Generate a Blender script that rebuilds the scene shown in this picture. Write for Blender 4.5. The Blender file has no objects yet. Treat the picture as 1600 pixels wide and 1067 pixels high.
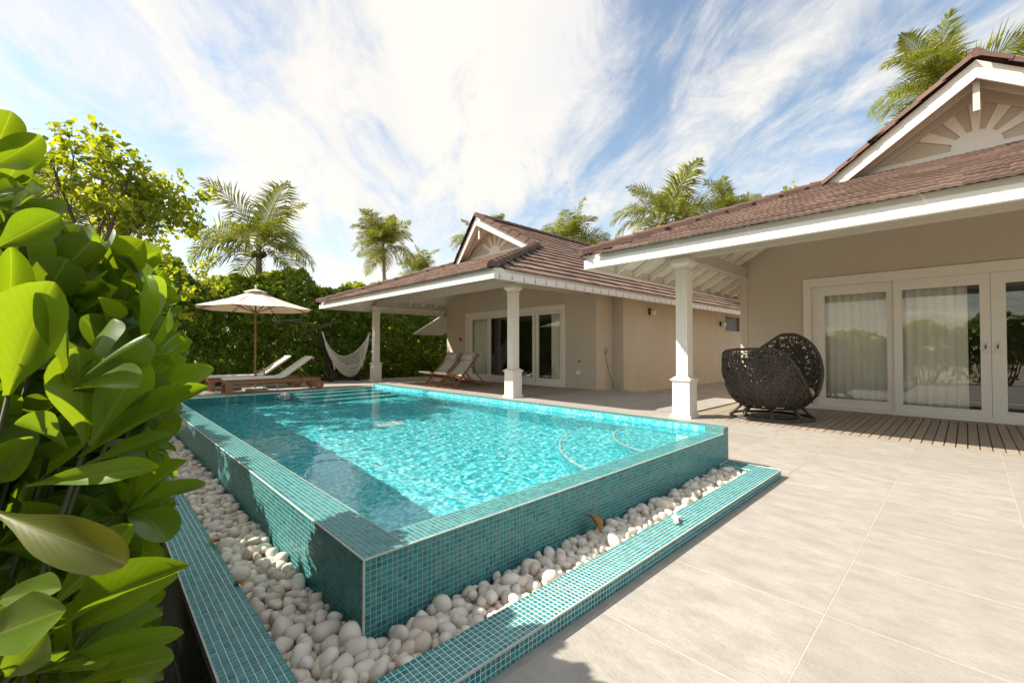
import bpy, math, random
import numpy as np
from mathutils import Vector, Matrix, Quaternion
SC = bpy.context.scene
COL = SC.collection
rng = np.random.default_rng(11)
R = random.Random(5)
rad = math.radians
# ------------------------------------------------------------------ camera, sky, sun, exposure
FPX = 680.4
CAM = np.array([0.0, 0.0, 1.25])
_y, _p = rad(46.228), rad(0.98)
FW = np.array([math.cos(_y)*math.cos(_p), math.sin(_y)*math.cos(_p), math.sin(_p)])
RT = np.array([math.sin(_y), -math.cos(_y), 0.0])
UP = np.cross(RT, FW)
cd = bpy.data.cameras.new('camera'); co = bpy.data.objects.new('camera', cd); COL.objects.link(co)
cd.sensor_width = 36; cd.lens = FPX/1600*36; cd.clip_start = .05; cd.clip_end = 3000
co.matrix_world = Matrix(((RT[0], UP[0], -FW[0], CAM[0]), (RT[1], UP[1], -FW[1], CAM[1]), (RT[2], UP[2], -FW[2], CAM[2]), (0, 0, 0, 1)))
SC.camera = co

SX, SY = .80, -.72                       # shadow shift per metre of height
SUNDIR = Vector((-SX, -SY, 1)).normalized()
SKY_STRENGTH = .10
w = bpy.data.worlds.new('World'); SC.world = w; w.use_nodes = True
nt = w.node_tree; N = nt.nodes; L = nt.links
bg = N['Background']; bg.inputs[1].default_value = SKY_STRENGTH
sky = N.new('ShaderNodeTexSky'); sky.sky_type = 'NISHITA'; sky.sun_disc = False
sky.sun_elevation = math.asin(SUNDIR.z); sky.sun_rotation = math.atan2(SUNDIR.x, SUNDIR.y)
sky.air_density = 1.0; sky.dust_density = .6; sky.ozone_density = 1.5
tc = N.new('ShaderNodeTexCoord')
def mth(op, a, b=None, c=None):
    n = N.new('ShaderNodeMath'); n.operation = op
    for i, v in enumerate((a, b, c)):
        if v is None: continue
        if isinstance(v, (int, float)): n.inputs[i].default_value = v
        else: L.new(v, n.inputs[i])
    return n.outputs[0]
sp = N.new('ShaderNodeSeparateXYZ'); L.new(tc.outputs['Generated'], sp.inputs[0])
zz = mth('ADD', mth('MAXIMUM', sp.outputs[2], 0.0), .30)
px = mth('DIVIDE', sp.outputs[0], zz); py = mth('DIVIDE', sp.outputs[1], zz)
az = rad(56)
u = mth('ADD', mth('MULTIPLY', px, math.cos(az)), mth('MULTIPLY', py, math.sin(az)))
v = mth('ADD', mth('MULTIPLY', px, -math.sin(az)), mth('MULTIPLY', py, math.cos(az)))
def cnoise(su, sv, off, det, dist, rough=.6):
    cb = N.new('ShaderNodeCombineXYZ'); L.new(mth('MULTIPLY', u, su), cb.inputs[0]); L.new(mth('MULTIPLY', v, sv), cb.inputs[1]); cb.inputs[2].default_value = off
    n = N.new('ShaderNodeTexNoise'); n.inputs['Scale'].default_value = 1; n.inputs['Detail'].default_value = det
    n.inputs['Distortion'].default_value = dist; n.inputs['Roughness'].default_value = rough
    L.new(cb.outputs[0], n.inputs['Vector']); return n.outputs[0]
big = cnoise(.75, 1.15, 8.4, 3, .4)
fine = cnoise(2.6, 4.6, 18.3, 12, .55, .68)
dt = mth('ADD', mth('ADD', mth('MULTIPLY', sp.outputs[0], .40), mth('MULTIPLY', sp.outputs[1], .80)), mth('MULTIPLY', sp.outputs[2], .447))   # the thick cloud bank's direction
bank = mth('MULTIPLY', mth('POWER', mth('MAXIMUM', dt, 0.0), 14.0), .06)
cov = mth('ADD', mth('ADD', mth('MULTIPLY', big, .55), mth('MULTIPLY', fine, .50)), bank)
def ramp(val, a, b):
    n = N.new('ShaderNodeMapRange'); n.interpolation_type = 'SMOOTHSTEP'; L.new(val, n.inputs[0]); n.inputs[1].default_value = a; n.inputs[2].default_value = b
    return n.outputs[0]
mask = mth('MULTIPLY', ramp(cov, .43, .635), .97)
shade = cnoise(.9, 1.6, 20.0, 4, .3)
cc = N.new('ShaderNodeMixRGB'); cc.inputs[1].default_value = (4.1, 3.9, 3.56, 1); cc.inputs[2].default_value = (3.6, 3.55, 3.5, 1); L.new(ramp(shade, .42, .72), cc.inputs[0])
sk = N.new('ShaderNodeMixRGB'); sk.blend_type = 'MULTIPLY'; sk.inputs[0].default_value = 1; L.new(sky.outputs[0], sk.inputs[1]); sk.inputs[2].default_value = (1.04, .95, .82, 1)
mx = N.new('ShaderNodeMixRGB'); L.new(mask, mx.inputs[0]); L.new(sk.outputs[0], mx.inputs[1]); L.new(cc.outputs[0], mx.inputs[2])
L.new(mx.outputs[0], bg.inputs[0])

sl = bpy.data.lights.new('sun', 'SUN'); sl.energy = 3.4; sl.angle = rad(.53); sl.color = (1.0, .92, .79)
so = bpy.data.objects.new('sun', sl); COL.objects.link(so); so.location = (-20, 20, 30)
so.rotation_euler = SUNDIR.to_track_quat('Z', 'Y').to_euler()
SC.view_settings.view_transform = 'Standard'; SC.view_settings.look = 'None'
SC.view_settings.exposure = 1.4; SC.view_settings.gamma = 1; SC.view_settings.use_curve_mapping = False
SC.render.engine = 'CYCLES'
SC.cycles.max_bounces = 10; SC.cycles.transparent_max_bounces = 12; SC.cycles.transmission_bounces = 8
SC.cycles.caustics_refractive = True; SC.cycles.caustics_reflective = False; SC.cycles.blur_glossy = .5
SC.cycles.sample_clamp_indirect = 6
SC.cycles.use_denoising = True
try: sl.cycles.is_caustics_light = True
except Exception as e: print('caustics', e)

# ------------------------------------------------------------------ mesh helpers
class T:
    """a mesh being collected: vertices, faces, optional uv per vertex"""
    def __init__(s): s.V = []; s.F = []; s.UV = []; s.smooth = False
    def v(s, *ps):
        i = len(s.V); s.V.extend([tuple(map(float, p)) for p in ps]); return i
    def quad(s, a, b, c, d): i = s.v(a, b, c, d); s.F.append((i, i+1, i+2, i+3))
    def tri(s, a, b, c): i = s.v(a, b, c); s.F.append((i, i+1, i+2))
    def poly(s, ps): i = s.v(*ps); s.F.append(tuple(range(i, i+len(ps))))
    def hexa(s, b, t):                       # bottom ring, top ring (both anticlockwise from above)
        n = len(b); i = s.v(*b, *t)
        s.F.append(tuple(i+k for k in reversed(range(n)))); s.F.append(tuple(i+n+k for k in range(n)))
        for k in range(n):
            j = (k+1) % n; s.F.append((i+k, i+j, i+n+j, i+n+k))
    def box(s, x0, x1, y0, y1, z0, z1, ch=0):
        if x0 > x1: x0, x1 = x1, x0
        if y0 > y1: y0, y1 = y1, y0
        b = [(x0, y0, z0), (x1, y0, z0), (x1, y1, z0), (x0, y1, z0)]
        if ch:
            m = [(x, y, z1-ch) for x, y, z in b]
            t = [(x0+ch, y0+ch, z1), (x1-ch, y0+ch, z1), (x1-ch, y1-ch, z1), (x0+ch, y1-ch, z1)]
            i = s.v(*b, *m, *t)
            s.F.append((i+3, i+2, i+1, i)); s.F.append((i+8, i+9, i+10, i+11))
            for o in (0, 4):
                for k in range(4):
                    j = (k+1) % 4; s.F.append((i+o+k, i+o+j, i+o+4+j, i+o+4+k))
        else: s.hexa(b, [(x, y, z1) for x, y, z in b])
    def bar(s, p, q, w, h, up=(0, 0, 1), ch=0):
        p = Vector(p); q = Vector(q); d = (q-p).normalized(); up = Vector(up)
        if abs(d.dot(up)) > .98: up = Vector((1, 0, 0))
        x = d.cross(up).normalized(); y = x.cross(d)
        r = [(-1, -1), (1, -1), (1, 1), (-1, 1)]
        A = [p+x*(a*w/2)+y*(b*h/2) for a, b in r]; B = [q+x*(a*w/2)+y*(b*h/2) for a, b in r]
        s.hexa(A, B)
    def tube(s, pts, r, n=8, cap=True, closed=False):
        pts = [Vector(p) for p in pts]; m = len(pts); rings = []
        rr = r if hasattr(r, '__len__') else [r]*m
        nx = None
        for k in range(m):
            a = pts[k-1] if (k or closed) else pts[k]; b = pts[(k+1) % m] if (k < m-1 or closed) else pts[k]
            d = (b-a).normalized()
            if nx is None:
                nx = d.cross(Vector((0, 0, 1)))
                if nx.length < .05: nx = d.cross(Vector((1, 0, 0)))
            nx = (nx - d*nx.dot(d)).normalized(); ny = d.cross(nx)
            rings.append(s.v(*[pts[k]+(nx*math.cos(2*math.pi*j/n)+ny*math.sin(2*math.pi*j/n))*rr[k] for j in range(n)]))
        for k in range(m if closed else m-1):
            a, b = rings[k], rings[(k+1) % m]
            for j in range(n):
                q = (j+1) % n; s.F.append((a+j, a+q, b+q, b+j))
        if cap and not closed:
            s.F.append(tuple(rings[0]+j for j in reversed(range(n)))); s.F.append(tuple(rings[-1]+j for j in range(n)))
    def lathe(s, c, prof, n=24, cap=True):
        rings = [s.v(*[(c[0]+r*math.cos(2*math.pi*j/n), c[1]+r*math.sin(2*math.pi*j/n), c[2]+z) for j in range(n)]) for r, z in prof]
        for a, b in zip(rings, rings[1:]):
            for j in range(n):
                q = (j+1) % n; s.F.append((a+j, a+q, b+q, b+j))
        if cap:
            s.F.append(tuple(rings[0]+j for j in reversed(range(n)))); s.F.append(tuple(rings[-1]+j for j in range(n)))
    def grid(s, P):                          # rows of points
        n = len(P[0]); i = s.v(*[p for row in P for p in row])
        for a in range(len(P)-1):
            for b in range(n-1):
                s.F.append((i+a*n+b, i+a*n+b+1, i+(a+1)*n+b+1, i+(a+1)*n+b))
    def sm(s): s.smooth = True; return s

def arrays(t):
    V = np.array(t.V, float).reshape(-1, 3); lt = np.array([len(f) for f in t.F]); lv = np.array([i for f in t.F for i in f])
    return V, lv, lt
def mesh_np(name, V, lv, lt, m, smooth=False, uv=None):
    me = bpy.data.meshes.new(name)
    me.vertices.add(len(V)); me.vertices.foreach_set('co', np.ascontiguousarray(V, dtype=np.float32).ravel())
    me.loops.add(len(lv)); me.loops.foreach_set('vertex_index', np.ascontiguousarray(lv, dtype=np.int32))
    me.polygons.add(len(lt)); ls = np.concatenate([[0], np.cumsum(lt)[:-1]]).astype(np.int32)
    me.polygons.foreach_set('loop_start', ls); me.polygons.foreach_set('loop_total', lt.astype(np.int32))
    me.polygons.foreach_set('use_smooth', np.full(len(lt), bool(smooth)))
    if uv is not None:
        ul = me.uv_layers.new(name='UVMap'); ul.data.foreach_set('uv', np.ascontiguousarray(uv[lv], dtype=np.float32).ravel())
    me.update(calc_edges=True)
    if m: me.materials.append(m)
    return me
def mesh_of(name, t, m, off=None):
    V, lv, lt = arrays(t)
    if off is not None: V = V-np.array(off)
    return mesh_np(name, V, lv, lt, m, t.smooth, np.array(t.UV) if len(t.UV) == len(t.V) and t.UV else None)
def root_loc(o):
    while o.parent: o = o.parent
    return np.array(o.location)
def obj(name, t, m, parent=None, kind=None, label=None, cat=None, group=None, local=False):
    """one mesh object; vertices are world coordinates unless local"""
    off = None if (parent is None or local) else root_loc(parent)
    o = bpy.data.objects.new(name, mesh_of(name, t, m, off)); COL.objects.link(o)
    if parent: o.parent = parent
    return tag(o, kind, label, cat, group)
def tag(o, kind=None, label=None, cat=None, group=None):
    for k, x in (('kind', kind), ('label', label), ('category', cat), ('group', group)):
        if x: o[k] = x
    return o
def thing(name, label, cat, loc, group=None):
    o = bpy.data.objects.new(name, None); COL.objects.link(o); o.location = loc; o.empty_display_size = .2
    return tag(o, None, label, cat, group)
def mobj(name, me, parent, M4, kind=None):
    o = bpy.data.objects.new(name, me); COL.objects.link(o)
    if parent: o.parent = parent
    o.matrix_local = M4
    if kind: o['kind'] = kind
    return o
def pix(P):
    q = np.asarray(P, float)-CAM; z = q@FW; zs = np.where(np.abs(z) < 1e-6, 1e-6, z)
    return 800+FPX*(q@RT)/zs, 533.5-FPX*(q@UP)/zs, z
def join_np(items):
    """items: (template arrays, matrix) -> joined arrays, grouped by template"""
    Vs, lvs, lts, uvs = [], [], [], []; n = 0
    by = {}
    for t, M4 in items: by.setdefault(id(t), (t, []))[1].append(M4)
    for t, ms in by.values():
        V, lv, lt = arrays(t); Ms = np.array([np.array(m) for m in ms])
        P = np.einsum('kij,vj->kvi', Ms[:, :3, :3], V)+Ms[:, None, :3, 3]
        k = len(ms); Vs.append(P.reshape(-1, 3)); lvs.append((lv[None]+(np.arange(k)*len(V))[:, None]).ravel()+n); lts.append(np.tile(lt, k)); n += k*len(V)
        uvs.append(np.tile(np.array(t.UV), (k, 1)) if len(t.UV) == len(t.V) and t.UV else np.zeros((k*len(V), 2)))
    return np.concatenate(Vs), np.concatenate(lvs), np.concatenate(lts), np.concatenate(uvs)
def pieces(name, rest, items, m, parent, maxn=300, smooth=False, normals=None, size=None, thingtag=None):
    """alike pieces: the maxn that show largest are objects sharing mesh data, the others one joined part (kind stuff)"""
    P = np.array([[M4[0][3], M4[1][3], M4[2][3]] for _, M4 in items])
    u_, v_, z_ = pix(P); s = (size if size is not None else np.ones(len(items)))/np.maximum(z_, .05)
    if normals is not None:
        d = CAM-P; d /= np.linalg.norm(d, axis=1)[:, None]; s = s*np.clip((d*np.array(normals)).sum(1), 0, 1)
    s = np.where((z_ > .1) & (u_ > -20) & (u_ < 1620) & (v_ > -20) & (v_ < 1087), s, 0)
    order = np.argsort(-s); off = root_loc(parent) if parent else np.zeros(3)
    one = [i for i in order[:maxn] if s[i] > 0]; sel = set(one)
    meshes = {}
    out = []
    for i in one:
        t, M4 = items[i]
        if id(t) not in meshes:
            t.smooth = smooth; meshes[id(t)] = mesh_of(name, t, m)
        o = mobj(name, meshes[id(t)], parent, Matrix.Translation(Vector(-off)) @ M4)
        if thingtag: tag(o, None, *thingtag)
        out.append(o)
    left = [items[i] for i in range(len(items)) if i not in sel]
    if left:
        V, lv, lt, uv = join_np(left)
        o = bpy.data.objects.new(rest, mesh_np(rest, V-off, lv, lt, m, smooth, uv)); COL.objects.link(o); o['kind'] = 'stuff'
        if parent: o.parent = parent
        out.append(o)
    return out
def frame(o, x, y, z, s=(1, 1, 1)):
    x, y, z = Vector(x)*s[0], Vector(y)*s[1], Vector(z)*s[2]
    return Matrix(((x[0], y[0], z[0], o[0]), (x[1], y[1], z[1], o[1]), (x[2], y[2], z[2], o[2]), (0, 0, 0, 1)))

# ------------------------------------------------------------------ materials
def M(name, col, rough=.6, col2=None, var=0., noise=None, bump=None, spec=.5, transl=None, tcol=None, metal=0., stretch=(1, 1, 1), vein=None, speck=None):
    """col/col2 vary from piece to piece; noise=(scale, amount, colour) mottles; bump=(scale, strength)"""
    m = bpy.data.materials.new(name); m.use_nodes = True
    nt = m.node_tree; n = nt.nodes; l = nt.links; b = n['Principled BSDF']
    def mt(op, a, c=None):
        k = n.new('ShaderNodeMath'); k.operation = op
        for i, x in enumerate((a, c)):
            if x is None: continue
            if isinstance(x, (int, float)): k.inputs[i].default_value = x
            else: l.new(x, k.inputs[i])
        return k.outputs[0]
    def mix(f, a, c, bt='MIX'):
        k = n.new('ShaderNodeMixRGB'); k.blend_type = bt
        for i, x in enumerate((f, a, c)):
            if hasattr(x, 'is_linked'): l.new(x, k.inputs[i])
            elif isinstance(x, (int, float)): k.inputs[i].default_value = x
            else: k.inputs[i].default_value = (*x, 1)
        return k.outputs[0]
    b.inputs['Roughness'].default_value = rough; b.inputs['Metallic'].default_value = metal
    b.inputs['Specular IOR Level'].default_value = spec
    tcn = n.new('ShaderNodeTexCoord'); mp = n.new('ShaderNodeMapping'); l.new(tcn.outputs['Object'], mp.inputs[0]); mp.inputs['Scale'].default_value = stretch
    oi = n.new('ShaderNodeObjectInfo'); ge = n.new('ShaderNodeNewGeometry')
    rnd = mt('FRACT', mt('ADD', mt('MULTIPLY', ge.outputs['Random Per Island'], 7.31), mt('MULTIPLY', oi.outputs['Random'], 3.77)))
    ad = n.new('ShaderNodeVectorMath'); l.new(mp.outputs[0], ad.inputs[0])
    cbx = n.new('ShaderNodeCombineXYZ'); l.new(mt('MULTIPLY', rnd, 23.0 if col2 or var else 0.0), cbx.inputs[0]); l.new(cbx.outputs[0], ad.inputs[1])
    vec = ad.outputs[0]
    def noi(s, d=5, rg=.6):
        k = n.new('ShaderNodeTexNoise'); l.new(vec, k.inputs['Vector']); k.inputs['Scale'].default_value = s; k.inputs['Detail'].default_value = d; k.inputs['Roughness'].default_value = rg; return k.outputs[0]
    c = None
    if col2: c = mix(rnd, col, col2)
    else:
        k = n.new('ShaderNodeRGB'); k.outputs[0].default_value = (*col, 1); c = k.outputs[0]
    if var:
        hs = n.new('ShaderNodeHueSaturation'); l.new(c, hs.inputs['Color'])
        l.new(mt('ADD', mt('MULTIPLY', mt('FRACT', mt('MULTIPLY', rnd, 5.13)), 2*var), 1-var), hs.inputs['Value']); c = hs.outputs[0]
    if noise:
        mr = n.new('ShaderNodeMapRange'); l.new(noi(noise[0]), mr.inputs[0]); mr.inputs[1].default_value = .35; mr.inputs[2].default_value = .7
        c = mix(mt('MULTIPLY', mr.outputs[0], noise[1]), c, noise[2])
    if speck:
        mr = n.new('ShaderNodeMapRange'); l.new(noi(speck[0], 4, .7), mr.inputs[0]); mr.inputs[1].default_value = speck[3] if len(speck) > 3 else .56; mr.inputs[2].default_value = mr.inputs[1].default_value+.14
        c = mix(mt('MULTIPLY', mr.outputs[0], speck[1]), c, speck[2])
    if vein:
        uvn = n.new('ShaderNodeUVMap'); sx = n.new('ShaderNodeSeparateXYZ'); l.new(uvn.outputs[0], sx.inputs[0])
        d = mt('ABSOLUTE', mt('SUBTRACT', sx.outputs[0], .5))
        mr = n.new('ShaderNodeMapRange'); l.new(d, mr.inputs[0]); mr.inputs[1].default_value = .03; mr.inputs[2].default_value = .0
        c = mix(mt('MULTIPLY', mr.outputs[0], .5), c, vein)
        ribs = mt('SINE', mt('SUBTRACT', mt('MULTIPLY', sx.outputs[1], 75.0), mt('MULTIPLY', d, 70.0)))
        vb = n.new('ShaderNodeBump'); vb.inputs['Strength'].default_value = .025; vb.inputs['Distance'].default_value = .004; l.new(mt('ADD', ribs, mt('MULTIPLY', noi(14), 3.0)), vb.inputs['Height']); l.new(vb.outputs[0], b.inputs['Normal'])
        c = mix(mt('MULTIPLY', mt('MAXIMUM', ribs, 0.0), .05), c, vein)
    l.new(c, b.inputs['Base Color'])
    if bump:
        bp = n.new('ShaderNodeBump'); bp.inputs['Strength'].default_value = bump[1]; bp.inputs['Distance'].default_value = .02; l.new(noi(bump[0]), bp.inputs['Height']); l.new(bp.outputs[0], b.inputs['Normal'])
    if transl:
        tr = n.new('ShaderNodeBsdfTranslucent'); ms = n.new('ShaderNodeMixShader'); ms.inputs[0].default_value = transl
        if col2 or var or noise or vein: l.new(mix(1.0, c, tcol, 'MULTIPLY'), tr.inputs[0])
        else: l.new(mix(1.0, c, tcol, 'MULTIPLY'), tr.inputs[0])
        l.new(b.outputs[0], ms.inputs[1]); l.new(tr.outputs[0], ms.inputs[2]); l.new(ms.outputs[0], n['Material Output'].inputs[0])
    return m
m_stone = M('paving stone', (.35, .322, .287), .62, col2=(.42, .388, .346), noise=(4.6, .9, (.285, .262, .232)), bump=(42, .25), stretch=(2.0, .9, 1), spec=.35, speck=(26, .45, (.29, .265, .235), .50))
m_grout = M('pale grout', (.47, .435, .385), .85, noise=(30, .4, (.4, .36, .31)))
m_tile = M('turquoise glass mosaic', (.010, .165, .185), .22, col2=(.05, .27, .275), var=.18, noise=(45, .35, (.07, .30, .30)), spec=.2, speck=(3.0, .35, (.09, .27, .255), .5))
m_tgrout = M('mosaic grout', (.36, .385, .335), .8, noise=(9, .6, (.26, .28, .23)))
m_trim = M('mosaic edge trim', (.56, .57, .51), .7, noise=(14, .7, (.36, .37, .31)))
m_kgrout = M('clean mosaic grout', (.72, .74, .70), .8, noise=(9, .4, (.58, .60, .56)))
m_dtile = M('dark kerb mosaic', (.012, .022, .024), .25, col2=(.035, .05, .05), var=.3)  # near-black tiles and grout for the kerb's outer face
m_dgrout = M('dark kerb grout', (.045, .043, .036), .9)
m_white = M('white paint', (.80, .76, .69), .45, noise=(2.5, .25, (.70, .67, .62)), bump=(60, .02), speck=(5, .2, (.60, .58, .52), .58))
m_wall = M('beige render wall', (.58, .50, .40), .85, speck=(2.3, .25, (.50, .43, .34), .54), noise=(1.1, .5, (.525, .455, .36)), bump=(90, .06), stretch=(1, 1, .5))
m_court = M('board marked render wall', (.62, .525, .40), .85, noise=(1.4, .6, (.52, .43, .32)), bump=(20, .06), stretch=(1.5, 1, .35))
m_beam = M('taupe painted timber', (.56, .51, .44), .6, noise=(3, .2, (.52, .47, .40)))
m_soffit = M('cream soffit boards', (.86, .81, .72), .6, noise=(4, .2, (.74, .69, .60)))
m_roof = M('brown stone coated roof tile', (.185, .122, .097), .85, col2=(.25, .168, .135), var=.27, speck=(7, .45, (.15, .135, .11), .55), noise=(22, .5, (.14, .098, .082)), bump=(160, .5), spec=.2)
m_cap = M('brown ridge cap', (.15, .09, .072), .85, var=.15, noise=(20, .4, (.11, .07, .058)), bump=(140, .4), spec=.2)
m_deck = M('weathered deck timber', (.33, .275, .21), .75, col2=(.40, .335, .26), noise=(5, .6, (.25, .205, .155)), bump=(30, .1), stretch=(.5, 8, 8))
m_under = M('deck underside', (.02, .017, .014), .9)
m_teak = M('oiled teak', (.30, .14, .06), .5, col2=(.36, .175, .075), noise=(6, .5, (.20, .09, .04)), stretch=(.6, 8, 8))
m_fab = M('white canvas', (.74, .70, .63), .9, noise=(4, .2, (.66, .62, .56)), bump=(220, .08))
m_parasol = M('cream parasol canvas', (.80, .75, .67), .9, noise=(3, .2, (.74, .69, .61)), transl=.25, tcol=(1.0, .86, .66), bump=(200, .05))
m_canvas = M('grey deck chair canvas', (.60, .56, .50), .9, noise=(5, .2, (.52, .48, .43)), transl=.2, tcol=(.9, .85, .75), bump=(200, .08))
m_rope = M('off white cotton rope', (.72, .67, .58), .9)
m_dark = M('dark stained post', (.035, .026, .024), .6)
m_wick = M('dark brown wicker', (.055, .046, .040), .55, col2=(.088, .075, .065), spec=.4)
m_cush = M('tan cushion', (.52, .39, .25), .9, bump=(180, .08))
m_room = M('darkened room lining', (.10, .085, .07), .9)  # dimness of the interior put into the lining's colour
m_curt = M('pale sheer curtain', (.90, .87, .77), .9, transl=.12, tcol=(.95, .93, .85))
m_metal = M('brushed steel', (.5, .48, .45), .3, metal=.9)
m_red = M('red call point', (.35, .03, .02), .4)
m_blk = M('black plastic', (.02, .02, .02), .5)
m_lamp = M('frosted lamp glass', (.75, .66, .5), .4)
m_sand = M('coral sand', (.44, .37, .28), .9, noise=(1.4, .6, (.27, .21, .15)), bump=(60, .3))
m_soil = M('dark leaf litter soil', (.09, .07, .05), .9, noise=(18, .8, (.20, .165, .125)), bump=(40, .5))  # soil in a dark leaf litter colour
m_peb = M('white river pebble', (.66, .57, .47), .5, col2=(.80, .76, .70), var=.10, noise=(14, .5, (.60, .47, .34)), bump=(25, .06), spec=.35)
m_coral = M('bleached coral', (.78, .72, .63), .8, bump=(60, .4))
m_dry = M('dry brown leaf', (.42, .22, .06), .7, noise=(30, .5, (.26, .12, .035)), transl=.2, tcol=(1, .8, .5))
m_bark = M('grey brown bark', (.16, .12, .085), .9, noise=(9, .6, (.09, .065, .045)), bump=(20, .5))
m_stem = M('green brown twig', (.06, .065, .025), .7)
m_palmbark = M('palm trunk', (.25, .20, .15), .9, noise=(6, .5, (.15, .12, .09)), bump=(14, .5), stretch=(1, 1, 5))
m_leaf = M('glossy shrub leaf', (.065, .128, .014), .36, speck=(30, .5, (.16, .15, .03), .66), col2=(.105, .175, .02), var=.25, noise=(7, .35, (.10, .17, .012)), spec=.5, transl=.42, tcol=(3.1, 2.5, .4), vein=(.22, .30, .07))
m_leafy = M('yellowing shrub leaf', (.10, .13, .012), .5, noise=(5, .6, (.17, .12, .02)), spec=.5, transl=.3, tcol=(2.2, 1.9, .6), vein=(.25, .28, .08))
m_hedge = M('hedge leaf', (.075, .14, .018), .45, col2=(.20, .26, .035), var=.35, spec=.4, transl=.45, tcol=(2.6, 2.3, .5))
m_hib = M('sea hibiscus leaf', (.11, .17, .016), .45, col2=(.21, .25, .026), var=.25, spec=.35, transl=.5, tcol=(2.9, 2.4, .5))
m_far = M('distant tree leaf', (.045, .075, .016), .6, col2=(.09, .12, .025), var=.3, transl=.3, tcol=(2., 1.9, .7))
m_frond = M('palm frond', (.095, .13, .02), .4, col2=(.19, .20, .038), var=.25, spec=.5, transl=.36, tcol=(2.2, 2.0, .6))
m_frondm = M('palm midrib', (.28, .25, .08), .5)

def m_pool():
    m = bpy.data.materials.new('pool interior mosaic'); m.use_nodes = True; n = m.node_tree.nodes; l = m.node_tree.links; b = n['Principled BSDF']
    tcn = n.new('ShaderNodeTexCoord'); ad = n.new('ShaderNodeVectorMath'); ad.operation = 'MULTIPLY_ADD'; l.new(tcn.outputs['Object'], ad.inputs[0]); s = 1/.03
    ad.inputs[1].default_value = (s, s, s); ad.inputs[2].default_value = (.37, .37, .37)
    fl = n.new('ShaderNodeVectorMath'); fl.operation = 'FLOOR'; l.new(ad.outputs[0], fl.inputs[0])
    wn = n.new('ShaderNodeTexWhiteNoise'); l.new(fl.outputs[0], wn.inputs[0])
    cr = n.new('ShaderNodeValToRGB'); l.new(wn.outputs[0], cr.inputs[0])
    e = cr.color_ramp.elements; e[0].position = 0; e[0].color = (.03, .43, .53, 1); e[1].position = 1; e[1].color = (.36, .88, .88, 1)
    e2 = cr.color_ramp.elements.new(.55); e2.color = (.10, .66, .72, 1)
    l.new(cr.outputs[0], b.inputs['Base Color']); b.inputs['Roughness'].default_value = .3
    return m
m_pooli = m_pool()
def m_water_():
    m = bpy.data.materials.new('pool water'); m.use_nodes = True; n = m.node_tree.nodes; l = m.node_tree.links; n.remove(n['Principled BSDF'])
    g = n.new('ShaderNodeBsdfRefraction'); g.inputs['IOR'].default_value = 1.33; g.inputs['Roughness'].default_value = 0; g.inputs['Color'].default_value = (.92, 1, 1, 1)
    gl = n.new('ShaderNodeBsdfGlossy'); gl.inputs['Roughness'].default_value = 0.0
    fr = n.new('ShaderNodeFresnel'); fr.inputs[0].default_value = 1.33
    ms = n.new('ShaderNodeMixShader'); l.new(fr.outputs[0], ms.inputs[0]); l.new(g.outputs[0], ms.inputs[1]); l.new(gl.outputs[0], ms.inputs[2]); l.new(ms.outputs[0], n['Material Output'].inputs[0])
    return m
m_water = m_water_()
def m_glass_():
    m = bpy.data.materials.new('window glass'); m.use_nodes = True; n = m.node_tree.nodes; l = m.node_tree.links; n.remove(n['Principled BSDF'])
    t = n.new('ShaderNodeBsdfTransparent'); t.inputs[0].default_value = (.99, 1, .99, 1)
    gl = n.new('ShaderNodeBsdfGlossy'); gl.inputs['Roughness'].default_value = 0.0
    ge = n.new('ShaderNodeNewGeometry'); dp = n.new('ShaderNodeVectorMath'); dp.operation = 'DOT_PRODUCT'; l.new(ge.outputs['Normal'], dp.inputs[0]); l.new(ge.outputs['Incoming'], dp.inputs[1])
    def mt(op, a, c=None):
        k = n.new('ShaderNodeMath'); k.operation = op
        for i, x in enumerate((a, c)):
            if x is None: continue
            if isinstance(x, (int, float)): k.inputs[i].default_value = x
            else: l.new(x, k.inputs[i])
        return k.outputs[0]
    sch = mt('ADD', mt('MULTIPLY', mt('POWER', mt('SUBTRACT', 1.0, mt('ABSOLUTE', dp.outputs['Value'])), 5.0), .93), .07)
    ms = n.new('ShaderNodeMixShader'); l.new(sch, ms.inputs[0]); l.new(t.outputs[0], ms.inputs[1]); l.new(gl.outputs[0], ms.inputs[2]); l.new(ms.outputs[0], n['Material Output'].inputs[0])
    return m
m_glass = m_glass_()
# ------------------------------------------------------------------ ground, terrace
PX0, PX1, PY0, PY1 = .83, 4.89, 1.77, 9.72        # pool outside
RIM = .36
def ring(o, i, z):                                # sheet with a rectangular hole
    t = T(); (a, b, c, d), (e, f, g, h) = o, i
    t.quad((a, c, z), (b, c, z), (b, g, z), (a, g, z)); t.quad((a, h, z), (b, h, z), (b, d, z), (a, d, z))
    t.quad((a, g, z), (e, g, z), (e, h, z), (a, h, z)); t.quad((f, g, z), (b, g, z), (b, h, z), (f, h, z)); return t
obj('ground', ring((-900, 900, -900, 900), (.345, 4.86, 1.28, 9.70), -.46), m_sand, kind='structure')
t = T(); t.box(-2.6, .33, -1.5, 17, -.47, -.43); t.box(-6, 16, 17.32, 26, -.47, -.42); obj('soil_bed', t, m_soil, kind='structure')

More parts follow.
